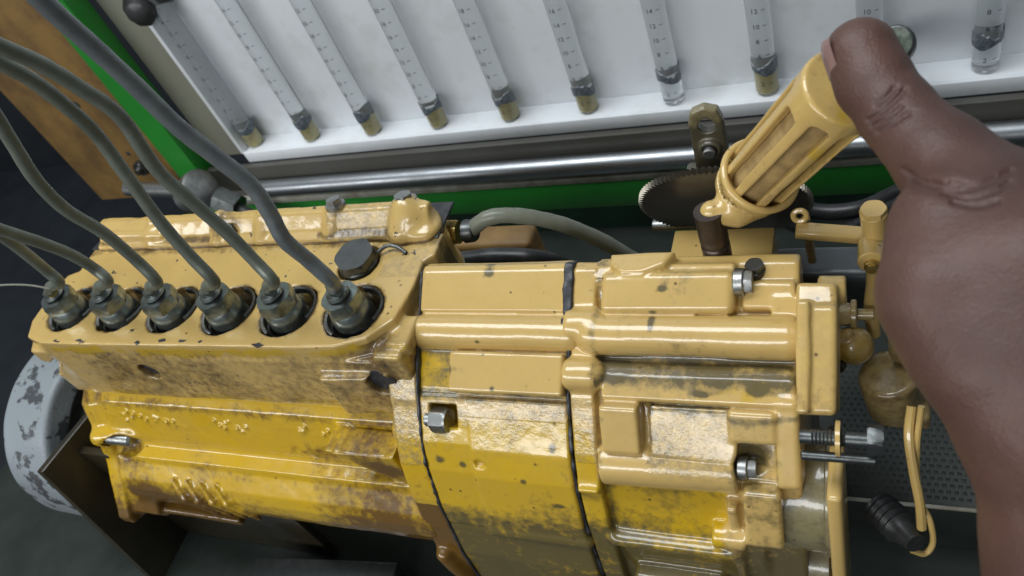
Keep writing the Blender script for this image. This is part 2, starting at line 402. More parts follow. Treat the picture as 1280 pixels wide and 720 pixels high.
#----------------------------------------------------------------- test bench panel
tb=thing('test_bench_panel','white test bench panel with a ledge under the row of glass measuring tubes','panel',(-150,440,-105))
part('back_sheet',box((-480,441,-97),(260,446,330),.6),WHITE,tb)
part('ledge',box((-480,421,-101),(260,441.5,-96.5),1.2),WHITE,tb)
part('front_lip',box((-480.5,418.5,-106),(260.5,421.5,-96),.8),WHITE,tb)
part('side_lip',box((-484,420,-98),(-480.2,446,330),.6),WHITE,tb)
part('side_sheet',box((-523,428,-104),(-484.2,434,330),.8),SIDEP,tb,label='khaki grey side sheet')
part('channel',box((-560,412,-168),(300,417.8,-106.2),.6),CHAN,tb,label='dark grey channel under the panel')
part('channel_lip',box((-560,403.7,-131.1),(300,411.8,-129.4),.5),CHAN,tb)
fr=thing('bench_frame','green enamelled bench frame with a leaning post and a long cross beam','frame',(-540,415,-150))
def quadpost():
    return box((-550,405,-300),(-524,424,330),2)
part('post',quadpost(),GREEN,fr)
part('beam',box((-520,398.4,-159),(300,411.5,-134.8),1.2),GREEN,fr)
part('beam_edge',box((-520,397.6,-134.6),(300,403.5,-129.0),.6),CREAM,fr,label='worn cream top edge')
part('recess_sheet',box((-520,404,-300),(300,408,-157.2),.6),GREEND,fr,label='shaded green recess below the beam')
part('lower_rail',box((-240,386,-205),(300,403.8,-196),1),GREEND,fr)
part('bright_bracket',box((-128,380,-198),(-92,403.8,-166),1.5),GREEN,fr)
bo=thing('wall_board','stained ochre board with rusty dark spots behind the pipes','board',(-640,440,-150))
part('sheet',box((-714,436,-150),(-550.5,442,330),1.2),BROWNB,bo)
for (u,v) in ((-668,-28),(-655,-62),(-648,-84),(-628,-97),(-640,-40)):
    a=random.uniform(0,3); 
    part('rust_spot',revolve((u,435.9,v),(0,-1,0),[(0,random.uniform(2.5,4.5)),(.4,random.uniform(1.5,2.5))],7,a),SEAM,bo)
part('bolt_head',join(hexnut((-622,435.5,-112),(0,-1,0),13,6),revolve((-622,429.5,-112),(0,-1,0),[(0,4),(4,3.2)],14)),DARKST,bo)
# rail
rl=solo('rail',cyl((-476,402,-121.5),(300,402,-121.5),7.2,n=32),RAILM,'long polished round steel rail running under the white panel','rail',(0,402,-121.5))
# left pipe with fittings
pf=thing('pipe_union','shiny steel pipe union with a bent tail fitted in front of the green post','pipe fitting',tuple((-512.2,390.0,-105.8)))
q0=np.array((-599.2,392.0,-101.8)); q1=np.array((-531.7,386.0,-103.2)); q2=np.array((-494.1,382.0,-97.1)); q3=np.array((-484.5,380.0,-115.6)); 
part('stub_pipe',cyl(q0,q1,6.5),STEEL,pf)
ud=q2-q1; ud/=np.linalg.norm(ud); un=np.array((-516.0,384.0,-104.4))
dx=np.array((-482.3,384.0,-91.2))-np.array((-525.4,384.0,-108.3)); dx/=np.linalg.norm(dx)
part('coupling_nut',revolve(un-dx*10,dx,[(-4,11),(-2,14.5),(8,14.5),(9,13),(12,13),(13,16.5),(20,16.5),(22,13)],28),STEEL,pf)
part('tail_nut',hexnut(q3-np.array((9,0,-6)),(.8,-.1,-.45),20,20),DARKST,pf)
part('tail_hose',sweep([q3,q3+np.array((12,-4,-6)),q3+np.array((34,-8,-14)),q3+np.array((62,-4,-36))],5),BLACK,pf)
# knob upper left
kn=thing('clamp_knob','glossy black clamp knob at the top left corner of the white panel','knob',tuple((-491.7,424.0,32.9)))
kp=np.array((-482.3,418.0,36.5))
part('grip',revolve(kp+np.array((0,10,0)),(.1,-1,.1),[(0,7),(2,11),(5,12.5),(9,12.5),(12,10),(14,6)],9),BLACK,kn)
part('stem',cyl(kp+np.array((4,12,3)),kp+np.array((26,12,3)),5),DARKST,kn)
# ----------------------------------------------------------------- measuring tubes
TX=[-472+58.3*i for i in range(10)]
HOW=['at the left end of the white panel, amber foot','second from the left end, amber fuel in its foot','third from the left end, amber fuel in its foot','fourth from the left end, above the middle of the pump head','fifth from the left, above the hose end','sixth from the left end, above the seam of the front housing','seventh from left, clear empty foot numbered 2','with a ragged dark band, beside the slotted sleeve','half hidden behind the thumb and the round knob','rightmost in the row, clear foot, right of the hand']
def txt(s,size):
    c=bpy.data.curves.new('print','FONT'); c.body=s; c.size=size; c.align_x='CENTER'; c.resolution_u=2
    o=bpy.data.objects.new('print',c); COL.objects.link(o); dg=bpy.context.evaluated_depsgraph_get(); me=bpy.data.meshes.new_from_object(o.evaluated_get(dg))
    V=[np.array(v.co) for v in me.vertices]; F=[list(p.vertices) for p in me.polygons]; bpy.data.objects.remove(o); bpy.data.meshes.remove(me); return V,F
tube0=None
TY=430
def ragged(z0,z1,r,seed,n=36):
    rg=random.Random(seed); V=[];F=[]
    for i in range(n):
        a=2*math.pi*i/n; lo=z0+1.6*math.sin(2*a+seed)+rg.uniform(-.5,.5); hi=z1+2.4*math.sin(a*2+1+seed*2)+rg.uniform(-.7,.7)
        for z,rr in ((lo,r),(lo+.4,r+.7),(hi-.4,r+.7),(hi,r)): V.append((TX[0]+rr*math.cos(a),TY+rr*math.sin(a),z))
    for i in range(n):
        k=(i+1)%n
        for j in range(3): F.append([i*4+j,k*4+j,k*4+j+1,i*4+j+1])
    return V,F
for i in range(10):
    clear = i in (6,8,9)
    dx=TX[i]-TX[0]
    t=thing('measuring_tube','graduated glass measuring tube '+HOW[i],'measuring tube',(TX[i],TY,-95.8),'graduated glass tubes on the white panel')
    def sh(vf): return [np.array(p)+np.array((dx,0,0)) for p in vf[0]],vf[1]
    if i==0:
        G1=part('glass',revolve((TX[0],TY,-95.8),(0,0,1),[(0,4.5),(.8,6),(2,6.9),(360,6.9)],28),GLASS,t).data
        pr=[]
        for k in range(2,46,2):
            z=-88+ (k-2)*5.0
            V,F=txt(str(k),4.3)
            V=[(TX[0]-1.2+p[0],TY-7.15-.0,z+p[1]) for p in V]
            V=[(x,TY-math.sqrt(max(7.15**2-(x-TX[0])**2,0)),zz) for x,y,zz in V]
            pr.append((V,F))
            # graduation tick
            xs=[2.6,4.6]; tv=[]
            for x in xs:
                for zz in (z+1.2,z+1.6): tv.append((TX[0]+x,TY-math.sqrt(7.15**2-x*x),zz))
            pr.append((tv,[[0,2,3,1]]))
        G2=part('printed_scale',join(*pr),GRAPH,t,smooth=False).data
        G3=part('fuel',cyl((TX[0],TY,-95),(TX[0],TY,-81),6.0),FLUID,t).data
        RG=[]
    else:
        for nm,me in (('glass',G1),('printed_scale',G2)):
            o=bpy.data.objects.new(nm,me); link(o,t)
        if not clear:
            o=bpy.data.objects.new('fuel',G3); link(o,t)
    zz=-82 if not clear else -79
    if i==7: zz=-80
    part('dark_ring',sh(ragged(zz+.5,zz+7.5,7.0,i)),RING,t)
# round sight knob
sk=thing('sight_knob','round cloudy glass faced knob with a steel rim just right of the thumb tip','knob',tuple((7.0,410.0,-58.5)))
kc=np.array((6.9,404.0,-55.9)); kd=np.array((-.05,-.75,.66))
part('rim',revolve(kc-kd*12,kd,[(0,9),(1,10.2),(10,10.2),(12,9.6),(12.6,8.6)],32),DARKST,sk)
part('face',revolve(kc+kd*.2,kd,[(0,8.8),(1.4,8.0)],28),dull_mat('cloudy_glass',(.20,.23,.19),(.07,.09,.07),.25,220,.4,.6),sk)
part('stalk',cyl(kc-kd*11,(kc[0],441,kc[2]-16),3),STEEL,sk)
#================================================================= PUMP
pump=thing('fuel_injection_pump','ochre and yellow painted inline fuel injection pump with six delivery unions and ribbed governor housings','fuel injection pump',(-210,190,-140))
PX=[-204.4-35*i for i in range(6)]; PY=175.0
# --- head
H=Field((-414,148,-52),(-174,262,3),.75)
top=[(-386,154.5),(-330,155),(-278,156),(-225,156.5),(-206,157.5),(-192,162),(-182.5,172),(-180,190),(-181,204),(-176.5,208),(-177,221),(-391,221),(-399,226),(-397,203),(-404,200),(-406,190),(-404,168),(-398,158)]
H.add(s_ext(top,'z',-48,0,.9),0)
low=[(-405,156),(-330,155),(-250,155.5),(-188,157),(-178,166),(-177,200),(-178,222),(-400,222),(-410,190),(-411,165)]
H.add(s_ext(low,'z',-47,-10,1.2),2)
H.add(s_box((-204,158,-30),(17,6,14),2,rotz(.06)),4)
H.add(s_box((-184,164,-15),(7,7,9),2),3)
H.add(s_box((-180,170,-8),(5,8,3.4),1.2),1.5)
H.rough(.7,24,1); H.rough(.25,5,2)
for i,x in enumerate(PX):
    jt=lambda X,Y,Z,i=i: 1.6*vnoise(X,Y,0*Z,4.5,i+3)+.6*vnoise(X,Y,0*Z,1.8,i+9)
    H.sub(s_cyl((x,PY+1.5,-22),(x,PY+1.5,6),14.3,.3),.6,jt)
H.sub(s_cyl((-214,204,-6),(-214,204,6),10.5,.3),.5,lambda X,Y,Z:1.2*vnoise(X,Y,0*Z,4,33))
for u in ((-328.9,155.0,-22.1),(-191.8,153.0,-20.9),(-404.8,157.0,-25.4)):
    H.sub(s_cyl((u[0],u[1]-12,u[2]),(u[0],u[1]+14,u[2]),5.9,.3,),.5,lambda X,Y,Z:.9*vnoise(X,Y,Z,4,41))
H.sub(s_box((-398,154,-22),(8,5,2.6),1,roty(-.55)),1)
def hy(X,Y,Z): return .62*band(Z,-9,-1.2,1.2)*(Y<163)+ .25*(Z<-4)*(vnoise(X,Y,Z,25,8)>0.05)+.35*band(Z,-50,-40,1.5)
def hg(X,Y,Z):
    g=.46*sg(-7-Z,1)*sg(X+376,4)+.25*(vnoise(X,Y,Z,30,5)+.2)*(Z<-4)
    for x in PX: g=g+.9*np.exp(-np.maximum(np.hypot(X-x,Y-PY-1.5)-14.4,0)/1.1)*(Z>-4)+ .6*((np.hypot(X-x,Y-PY-1.5)<14.6)&(Z<-2.5))  # darker around each bore mouth and down the bore wall
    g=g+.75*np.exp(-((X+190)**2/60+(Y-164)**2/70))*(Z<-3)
    g=g+.5*band(Y,213,222,.8)
    return g
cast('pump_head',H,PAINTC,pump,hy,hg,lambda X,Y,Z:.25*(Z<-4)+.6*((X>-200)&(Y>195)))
for u in ((-328.9,155.0,-22.1),(-191.8,153.0,-20.9)):
    part('hole_shade_disc',revolve((u[0],u[1]+2.6,u[2]),(0,-1,0),[(-6,6.6),(0,6.6),(.6,2.2)],20),SEAM,pump)  # dark disc added inside the hole, standing in for its shade
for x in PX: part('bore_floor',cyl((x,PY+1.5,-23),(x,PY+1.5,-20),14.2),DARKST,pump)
# paint chips on the front edge of the head are cut as shallow missing flakes
flk=[]
for c,w in (((-373.4,156.7,0.4),3.5),((-358.6,157.0,0.4),2.6),((-302.9,158.5,0.4),3.3),((-290.6,158.8,0.4),3.2),((-318.0,157.1,0.4),1.8),((-245.8,157.7,0.4),3.4),((-279.7,158.6,0.4),1.2)):
    n=9; V=[(c[0]+w*math.cos(2*math.pi*k/n)*random.uniform(.6,1.1),c[1]-.6+ (.3+.9*random.random())*1.2*math.sin(2*math.pi*k/n),z) for z in (-.4,.12) for k in range(n)]
    flk.append((V,[list(range(n))[::-1],[n+k for k in range(n)]]+[[k,(k+1)%n,n+(k+1)%n,n+k] for k in range(n)]))
for q in flk: part('paint_chip',q,SEAM,pump)
# --- gallery cover behind the head
Cv=Field((-402,213,-34),(-170,262,24),.7)
prof=[(216.5,.8),(217.0,3.0),(219.5,3.8),(221.3,4.6),(226.3,11.0),(227.5,11.6),(230.5,11.6),(232,-30),(228,-30),(216.5,-6)]
def shear(p,k=-.033):
    f,lo,hi=p
    return (lambda X,Y,Z:f(X,Y,Z)),lo,hi
Cv.add(s_ext(prof,'x',-392,-182,1.0),0)
for x in (-352,-306,-278,-236,-196):
    w=3.6 if x!=-196 else 7
    Cv.add(s_cap((x,220.5,2.0),(x+2,227.5,9.8),w,w*.85),2.4)
    Cv.add(s_cap((x+2,228,10.6),(x+2,229,10.6),w*.8,w*.7),2)
Cv.add(s_cyl((-186,223,-30),(-186,223,4),8,2),4)
Cv.add(s_cap((-191,226,6),(-187,222,-6),7,8),4)
Cv.add(s_box((-364,226,1),(23,7,8.5),2.5,roty(.04)),3)
# slanted left end
Cv.sub(s_box((-411,236,22),(22,40,18),1,roty(.75)),1.5)
Cv.rough(.7,18,4); Cv.rough(.2,5,5)
def cg(X,Y,Z): return .75*np.exp(-((Z-3.9)**2)/1.0)*(vnoise(X,Y,Z,12,3)>.02)+.8*np.exp(-((X+300)**2/160+(Z-9)**2/30))+.2*(vnoise(X,Y,Z,20,6))+.9*(Z<1.6)*(Z>-2)
cast('gallery_cover',Cv,PAINTC,pump,lambda X,Y,Z:0*X+.12,cg,lambda X,Y,Z:.8*((X>-236)&(X<-200)))
part('cover_gasket',prism([(-399,218),(-178,217.3),(-178,240),(-396,240)],'z',-.6,.9,.2),SEAM,pump)
for x,w in ((-234,7.5),(-196,9)):
    part('cover_screw',join(hexnut((x+2,229,12.8),(0,.25,1),w*.85,3.5),revolve((x+2,229,11.5),(0,.25,1),[(0,w*.65),(2,w*.65)],20)),STEEL,pump)
part('cover_screw',hexnut((-297,222.5,5.5),(0,-.75,.65),8,2.6),DARKST,pump,label='small dark hexagon screw on the cover face')
part('grease_blot',revolve((-346,223.5,8),(0,-.8,.6),[(0,2.2),(.5,1.2)],7),SEAM,pump)
# black hex plug on the head
part('hex_plug',join(revolve((-214,204,-6),(0,0,1),[(0,9.6),(6.6,9.6),(7.2,9)],28),hexnut((-214,204,.6),(.05,-.06,1),17.5,5.6,1.4,.3)),DARKST,pump,label='large black hexagon plug')
part('lock_wire',sweep([(-205,208,2),(-201,211,3),(-196,211,2.4),(-191,209,.4)],.9),DARKST,pump)
# --- delivery unions
def union(i,x):
    r=random.Random(i); z=0
    b=part('delivery_union',revolve((x,PY,-21),(0,0,1),[(0,11.8),(9,11.8),(10,9.4),(21,9.2),(25,8.6),(26.8,7.6)],36),NUTM,pump)
    ph=.25+r.uniform(-.25,.3)
    part('union_nut',hexnut((x,PY,5.4),(0,0,1),15.6,6.4,1.5,ph),NUTM,b)
    part('ferrule',revolve((x,PY,12.8),(-.04,0,1),[(0,5.2),(1.2,4.8),(1.7,4.0),(3.6,3.6)],24),NUTM,b)
    # seal: a dark torn ring curling out of the bore on the right and at the front left
    part('torn_seal',ringt((x,PY+1.5,-1.0),(0,.05,1),13.2,.9,24,8,-.5+r.uniform(-.2,.2),1.7+r.uniform(-.3,.3),2.4),DARKST,b)
    part('torn_seal',ringt((x-.3,PY+1,-2.6),(.08,0,1),13.0,1.0,18,8,3.2+r.uniform(-.3,.2),4.3+r.uniform(-.3,.3),2.2),STEEL,b)
    part('torn_seal',ringt((x+.2,PY+1.5,-6),(-.05,.1,1),12.9,.9,18,8,3.0+r.uniform(-.3,.2),5.2+r.uniform(-.3,.3),2.2),DARKST,b)
for i,x in enumerate(PX): union(i,x)
# --- lower housing
Lw=Field((-412,108,-122),(-176,186,-43),.8)
lp=[(155,-44),(150.5,-47),(149,-50),(141.5,-67),(140.5,-70),(139,-72),(133,-72.5),(131.5,-76),(128,-80),(124.5,-84),(122,-90),(121,-97),(122,-104),(126,-110),(134,-116),(150,-121),(185,-121),(185,-44)]
Lw.add(s_ext(lp,'x',-384,-186,1.4),0)
# flange on the left
fl=[(156,-46),(149,-50),(141.5,-66),(139,-70),(134,-82),(112,-112),(112,-118),(118,-121),(185,-121),(185,-46)]
Lw.add(s_ext(fl,'x',-402,-392,2.2),1)
Lw.add(s_ext([(156,-46),(150,-50),(143,-64),(141,-76),(128,-94),(117,-112),(120,-120),(185,-121),(185,-46)],'x',-396,-372,2),3)
Lw.add(s_box((-350,131,-115),(34,11,2.6),1.2),2)
Lw.add(s_cap((-396,141,-69),(-372,143,-69),6.5,5.5),3)
# triangular fin and right flange
Lw.add(s_ext([(-229,-49),(-222,-49),(-189,-76),(-191,-82)],'y',135,151.5,.8),.8); Lw.add(s_ext([(-224,-49),(-192,-49),(-191,-76)],'y',134,147.5,.8),.8)
for k in range(4):
    x=-341+k*9.6
    Lw.add(s_cap((x,125.5,-80),(x+4,120.8,-91),1.0,2.2),1.2); Lw.add(s_cap((x+4,120.8,-91),(x+14,121.5,-107),2.2,1.2),1.2)
rg=random.Random(3)
for a,b,n_ in ((-378,-327,24),(-306,-286,10),(-252,-236,8)):
    for k in range(n_):
        x=a+(b-a)*k/(n_-1); zz=-53-rg.uniform(0,6); 
        Lw.add(s_cap((x,149.4+(zz+52)*.44,zz),(x+rg.uniform(-1.4,2.0),149.2+(zz+50.5)*.44,zz+rg.uniform(-1.4,2.6)),1.15),.5)
Lw.sub(s_cyl((-397,140.5,-69.5),(-380,140.5,-69.5),4.6,.3),1)
Lw.sub(s_ell((-376,137,-70),(11,6,6.5)),2)
Lw.rough(.8,22,7); Lw.rough(.25,5,8)
def lg(X,Y,Z):
    g=.0+.95*np.exp(-((X+368)**2/220+(Z+96)**2/160))+ .7*np.exp(-((X+378)**2/90+(Z+70)**2/60))
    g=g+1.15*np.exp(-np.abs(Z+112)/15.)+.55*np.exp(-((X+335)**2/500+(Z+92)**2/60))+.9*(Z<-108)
    g=g+.95*np.exp(-((X+203)**2/260+(Z+60)**2/90))+.45*np.exp(-((X+240)**2/900+(Z+66)**2/14))
    g=g+.22*band(Z,-80,-74,1.2)  # shade of the undercut below the ridge, put into the colour
    g=g+.5*np.exp(-((Z+48)**2)/8)
    g=g+.75*np.exp(-((X+214)**2/700+(Z+88)**2/300))
    return g
cast('cam_housing',Lw,PAINTY,pump,lambda X,Y,Z:0*X+1.0,lg,lambda X,Y,Z:.10+0*X,label='bright yellow cam housing with rust stains')
# right flange of the cam housing
Fr=Field((-204,100,-134),(-174,186,-20),.8)
fp=[(158,-20),(151,-28),(149.5,-31),(141.5,-41),(134,-52),(127,-71),(120,-104),(117,-130),(185,-132),(185,-20)]
Fr.add(s_ext(fp,'x',-190,-176.2,1.2),0)
Fr.add(s_ext([(157,-40),(146,-45),(138,-60),(134,-75),(150,-100),(185,-100),(185,-40)],'x',-196,-186,2),2)
Fr.add(s_cap((-186,118,-108),(-180,116,-128),4,4),3)
Fr.rough(.7,14,9); Fr.rough(.25,4,3)
cast('mounting_flange',Fr,PAINTY,pump,lambda X,Y,Z:.75-.5*(Z>-40),lambda X,Y,Z:.15+.8*(Z<-74)+.3*(vnoise(X,Y,Z,9,4)),lambda X,Y,Z:1.0*(Z>-52))
# stud on the left flange
part('stud',revolve((-396,140.5,-69.5),(1,0,0),[(0,3.6)]+[(6+k*.8,3.6 if k%2 else 3.15) for k in range(22)]+[(24,2.4)],20),STEEL,pump,label='bare threaded stud end')
# --- front governor housing (section A)
A=Field((-178,108,-134),(-106,222,12),.75)
PRF=[(201,-40),(200.5,1),(198,3.6),(194,4),(180,-5),(166,-14.5),(154,-23.5),(151.5,-27),(139,-41),(133,-51),(126,-71),(119,-104),(116,-132),(150,-134),(201,-134)]
def off(pr,d):
    return [(y+d,z-d*.6) if y<205 else (y,z) for y,z in pr]
A.add(s_ext(off(PRF,2.0),'x',-175.4,-109.6,1.0),0)
A.add(s_ext([(200.5,-20),(200,2.0),(197,4.5),(194,4.2),(180.5,-4.6),(181,-10),(200,-30)],'x',-175.4,-109.6,1.0),1)   # upper plate
A.add(s_cap((-175,175.5,-12.4),(-110,175.5,-12.4),7.3),1.0)
R45=rotx(math.radians(-35))
A.add(s_box((-134.5,161.5,-20.5),(24.5,8.0,5.2),1.1,rotx(math.radians(33))),1.0)
A.add(s_ext([(152.5,-26.3),(150.8,-28.2),(137.8,-42),(131.5,-53),(124.5,-72),(117.5,-104),(115,-132),(150,-132),(170,-40)],'x',-153,-109.6,1.0),1.2)
A.add(s_ext([(153.5,-26.5),(151,-28.4),(139.5,-41),(133,-53),(126,-72),(119,-104),(117,-132),(150,-132),(170,-40)],'x',-175.4,-152,1.0),.8)
A.sub(s_box((-112,123,-84),(70,.7,1.0),.3),.6)
A.sub(s_box((-164.5,150,-35),(6.6,5,5.5),1,rotx(math.radians(45))),.8)
A.add(s_cap((-153,123.5,-84),(-110,123.5,-84),2.4),3)
for (x,y,z) in ((-160,133,-50),(-150,135,-48)): A.sub(s_ell((x,y,z),(2.4,1.5,1.8)),.5)
A.rough(.7,20,11); A.rough(.12,5,12)
SPA=[((-144.3,192.6,3.7),2.4,.8),((-168.2,134.7,-48.2),2.2,1.6),((-158.2,134.0,-49.4),1.4,1.2),((-139.1,159.4,-19.5),1.2,.8),((-116.7,140.5,-39.4),1.2,1.2),((-130.8,132.4,-52.7),1.2,.8),((-117.6,128.7,-63.2),2.4,.8),((-146.8,173.4,-9.5),.9,.6),((-132.0,152.1,-24.9),3.5,.7),((-115.1,152.8,-24.4),3.0,.7)]
SPB=[((-72.6,191.6,2.5),2.0,.7),((-75.9,182.7,-3.3),1.2,.9),((-58.1,158.5,-20.1),3.0,.6),((-39.0,159.9,-19.1),3.0,1.0),((-89.8,162.1,-17.4),3.5,1.2),((-51.9,162.1,-17.4),3.2,.9),((-68.3,131.7,-54.7),2.5,.8),((-113.3,140.7,-39.2),1,1)]
def spots(X,Y,Z,S_):
    g=0
    for c_,a,b in S_: g=g+1.2*np.exp(-((X-c_[0])/a)**2-((Z-c_[2])/b)**2)
    return g
def ay(X,Y,Z): return 1.15*sg(-33-Z,2.2)+.9*sg(-158-X,.8)*band(Z,-27,-16,.8)+.25*(vnoise(X,Y,Z,18,5)>.05)*(Z<-26)
def ag(X,Y,Z):
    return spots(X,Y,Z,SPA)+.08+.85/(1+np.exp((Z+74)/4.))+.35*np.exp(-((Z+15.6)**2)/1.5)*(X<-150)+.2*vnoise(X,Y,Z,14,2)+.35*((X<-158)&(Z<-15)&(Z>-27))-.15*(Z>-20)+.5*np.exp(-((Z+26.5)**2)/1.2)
cast('governor_front_housing',A,PAINTB,pump,ay,ag,lambda X,Y,Z:1.3*band(Z,-41,-27,2.5)*np.clip(.45+1.6*vnoise(X,Y,Z,11,31)+.9*vnoise(X,Y,Z,4,32)+.35*(Z>-32),0,1)+.03)
part('side_bolt',join(hexnut((-169.5,146.5,-34.5),(1,0,0),9.5,6.5,.9,.5),cyl((-173,146.5,-34.5),(-169,146.5,-34.5),3.0),revolve((-163,146.5,-34.5),(1,0,0),[(0,5.0),(1,5.0)],20)),STEEL,pump,label='steel bolt head in a notch')
# gaskets
def gasket(x0,x1,d=.9):
    pts=off(PRF,-d); g=Field((x0-2,108,-134),(x1+2,215,12),.6); g.add(s_ext(pts,'x',x0,x1,.2),0); g.rough(1.0,3,5); return g.mesh()
part('gasket',gasket(-176.3,-175.0,.2),SEAM,pump,label='black gasket line between head and governor housing')
g=Field((-114,110,-134),(-104,222,14),.55)
g.add(s_ext(off(PRF,.3),'x',-109.8,-108.4,.2),0)
g.add(s_ext([(200.5,2),(196,6),(180,-3),(177,-7),(190,-16),(200,-14)],'x',-111.4,-107.6,.4),.5)
g.add(s_ext([(177,-3.4),(170,-8),(172,-15),(180,-9)],'x',-111.8,-108.6,.4),.5)
g.rough(1.3,3.5,6)
part('gasket',g.mesh(),SEAM,pump,label='black torn gasket between the two governor housings')
# --- rear governor housing (section B)
B=Field((-109,106,-134),(-22,226,12),.75)
B.add(s_ext(off(PRF,.2),'x',-108.2,-98.6,1.2),0)
B.add(s_cap((-107,177,-9.5),(-100,177,-9.5),7),2)
B.add(s_cap((-107,161.5,-19),(-100,161.5,-19),6.4),2)
B.add(s_ext(off(PRF,4.2),'x',-100,-26,1.4),1.5)
B.add(s_ext([(200.5,0),(196,3.6),(191,2.2),(189,-2),(180,-14),(200.5,-20)],'x',-100,-47.5,1.2),1.2)
B.add(s_box((-71.5,188,-3.6),(24.5,7.6,6.4),2.8,rotx(math.radians(33))),1.2)
B.add(s_cap((-99,174.5,-11.0),(-30,174.5,-11.0),7.6),.9)
B.add(s_cap((-94,163.8,-21.5),(-30,163.8,-21.5),4.6),1.0)
B.add(s_box((-61,160,-23.5),(34.5,5.2,5.0),1.6,rotx(math.radians(33))),1.0)
B.add(s_ext([(-94,200.2),(-93,194),(-88,190),(-80,190),(-72,194),(-69,200.2)],'z',-8,6.6,1.4),.8)
B.add(s_box((-88,147.8,-31.6),(7.3,9.6,4.6),1.2,rotx(math.radians(57))),1.0)
B.add(s_box((-62,148.6,-34),(15.5,9.5,3.4),.9,rotx(math.radians(45))),.8)
B.add(s_box((-41,151,-30),(8,6,4),1.6,rotx(math.radians(55))),.8)
B.add(s_cyl((-98,141,-48),(-47,142,-47),8.6,1.2),1.2)
B.add(s_cyl((-97,160,-92),(-40,160,-92),35,2),3)
B.add(s_box((-29.5,150,-36),(4.2,17,6),2.2,rotx(math.radians(52))),1.5)
B.add(s_box((-39,134,-61),(6.5,12.5,6),1.6,rotx(math.radians(68))),1.2)
B.add(s_box((-36,190,-8),(9,5,7),1.6,rotx(math.radians(33))),1)
B.add(s_box((-30,186,-9),(5,4,6),1.2,rotx(math.radians(33))),1)
B.add(s_box((-50,129,-90),(1.8,6,34),1,rotx(math.radians(-12))),3)
B.add(s_box((-103.5,133.5,-54),(4.4,3,2.4),1.2,rotx(math.radians(30))),1.2)
B.add(s_cap((-97,124.5,-80),(-52,124.5,-80),2.6),4)
B.add(s_box((-75,122,-104),(18,6,6),2),3)
B.add(s_cyl((-58,128,-72),(-46,128,-72),5,1),2)
B.sub(s_ell((-42,141,-41),(6,7,6)),2)
B.rough(.7,18,14); B.rough(.12,5,15)
def by(X,Y,Z): return 1.1*sg(-53-Z,1)*sg(-53-X,3)+.40*band(Z,-24,-16,1.0)*np.clip((X+75)/20,0,1)+.8*sg(-99-X,1)*sg(-32-Z,3)
def bgr(X,Y,Z):
    g=.85/(1+np.exp((Z+72)/5))+.08+spots(X,Y,Z,SPB)+.75*np.exp(-((Z+17.5)**2)/5.0)*(X>-97)+.6*np.exp(-((Z+25.5)**2)/2.5)*(X>-80)+.45*np.exp(-((X+97.5)**2/2.5))*(Z<2)*.8  # darker low on the drum, along rib grooves and at rib ends
    g=g+.9*np.exp(-((X+42)**2/50+(Z+41)**2/60))+.25*vnoise(X,Y,Z,14,2)+.5*np.exp(-((X+50)**2/120+(Z+13)**2/6))*.6  # darker inside the hollow beside the end block
    g=g+.45*((X>-79)&(X<-76))*(Z<-24)*(Z>-40)+.35*np.exp(-((Z+57)**2)/8)
    return g
cast('governor_rear_housing',B,PAINTB,pump,by,bgr,lambda X,Y,Z:1.2*sg(X+78,.8)*sg(-47-X,4)*band(Z,-42,-25,1)*np.clip(.75+1.2*vnoise(X,Y,Z,9,31),0,1)+.7*((X<-98)&(Z<-24)&(Z>-44))+.5*band(Z,-22,-14,1)*(X>-96)*(X<-60)+.03)
# end cap
E_=Field((-27,140,-32),(-8,200,6),.7)
E_.add(s_box((-19.4,166.5,-12.5),(6.2,18.0,8.5),2.0,rotx(math.radians(33))),0)
E_.add(s_box((-23.5,166.5,-11.2),(2.2,18.5,9.2),1.2,rotx(math.radians(33))),.6)
E_.add(s_box((-20,184,-5),(6.5,6,7),1.6,rotx(math.radians(20))),1)
E_.add(s_cyl((-20,190,-4),(-11,190,-4),5,1),1)
E_.rough(.7,12,16); E_.rough(.25,4,17)
cast('end_cap',E_,PAINTC,pump,None,lambda X,Y,Z:.25*(Z<-8)+.2*vnoise(X,Y,Z,9,3),lambda X,Y,Z:.2+0*X)
# bolts of the rear housing
for p,af,lab in (((-47.5,189.5,1.0),9.0,'glossy socket bolt above the long rib'),((-47.2,141.5,-44.5),7.5,'glossy bolt by the lower rib')):
    part('housing_bolt',join(cyl(p,(p[0]+3.6,p[1],p[2]),af/2+.6,n=24),hexnut((p[0]+3.4,p[1],p[2]),(1,0,0),af-1.5,3)),STEEL,pump,label=lab)
part('top_screw',join(cyl((-41,196,-2),(-41,196,1.2),3.6),hexnut((-41,196,1),(0,0,1),6,2.2)),DARKST,pump,label='dark screw behind the rib end')
# lower right shaft boss, plate and long bolt
part('shaft_boss',revolve((-34,150,-72),(1,0,0),[(0,22),(8,22),(8.6,22.4),(15,22.4),(15.6,24),(17,24)],48),PAINTE,pump,label='grimy stepped shaft boss')
part('lower_boss',revolve((-36,140,-108),(1,0,0),[(0,18),(17,18),(18,16)],40),PAINTE,pump)
part('face_plate',box((-17,120,-140),(-12.2,147.5,-37),1.6,3,rotx(math.radians(-9))),PAINT,pump,label='upright ochre plate')
rb=np.array((-24.0,138.5,-14.5)); re=np.array(rb)+np.array((20.5,0,0))
part('long_bolt',join(revolve(rb,(1,0,0),[(0,2.4)]+[(3+k*.55,2.5 if k%2 else 2.25) for k in range(20)]+[(14,2.5),(20,2.5)],20),hexnut(rb+np.array((19.5,0,0)),(1,0,0),9,4.6,.7,.2)),DARKST,pump,label='long dark bolt with its head standing off the housing')
part('bolt_washer',revolve(rb+np.array((10.5,0,0)),(1,0,0),[(0,5.6),(1.4,5.6)],28),PAINT,pump)
part('pin',cyl(rb+np.array((0,-3,-6.5)),rb+np.array((22,-3,-6.5)),1.6),DARKST,pump)
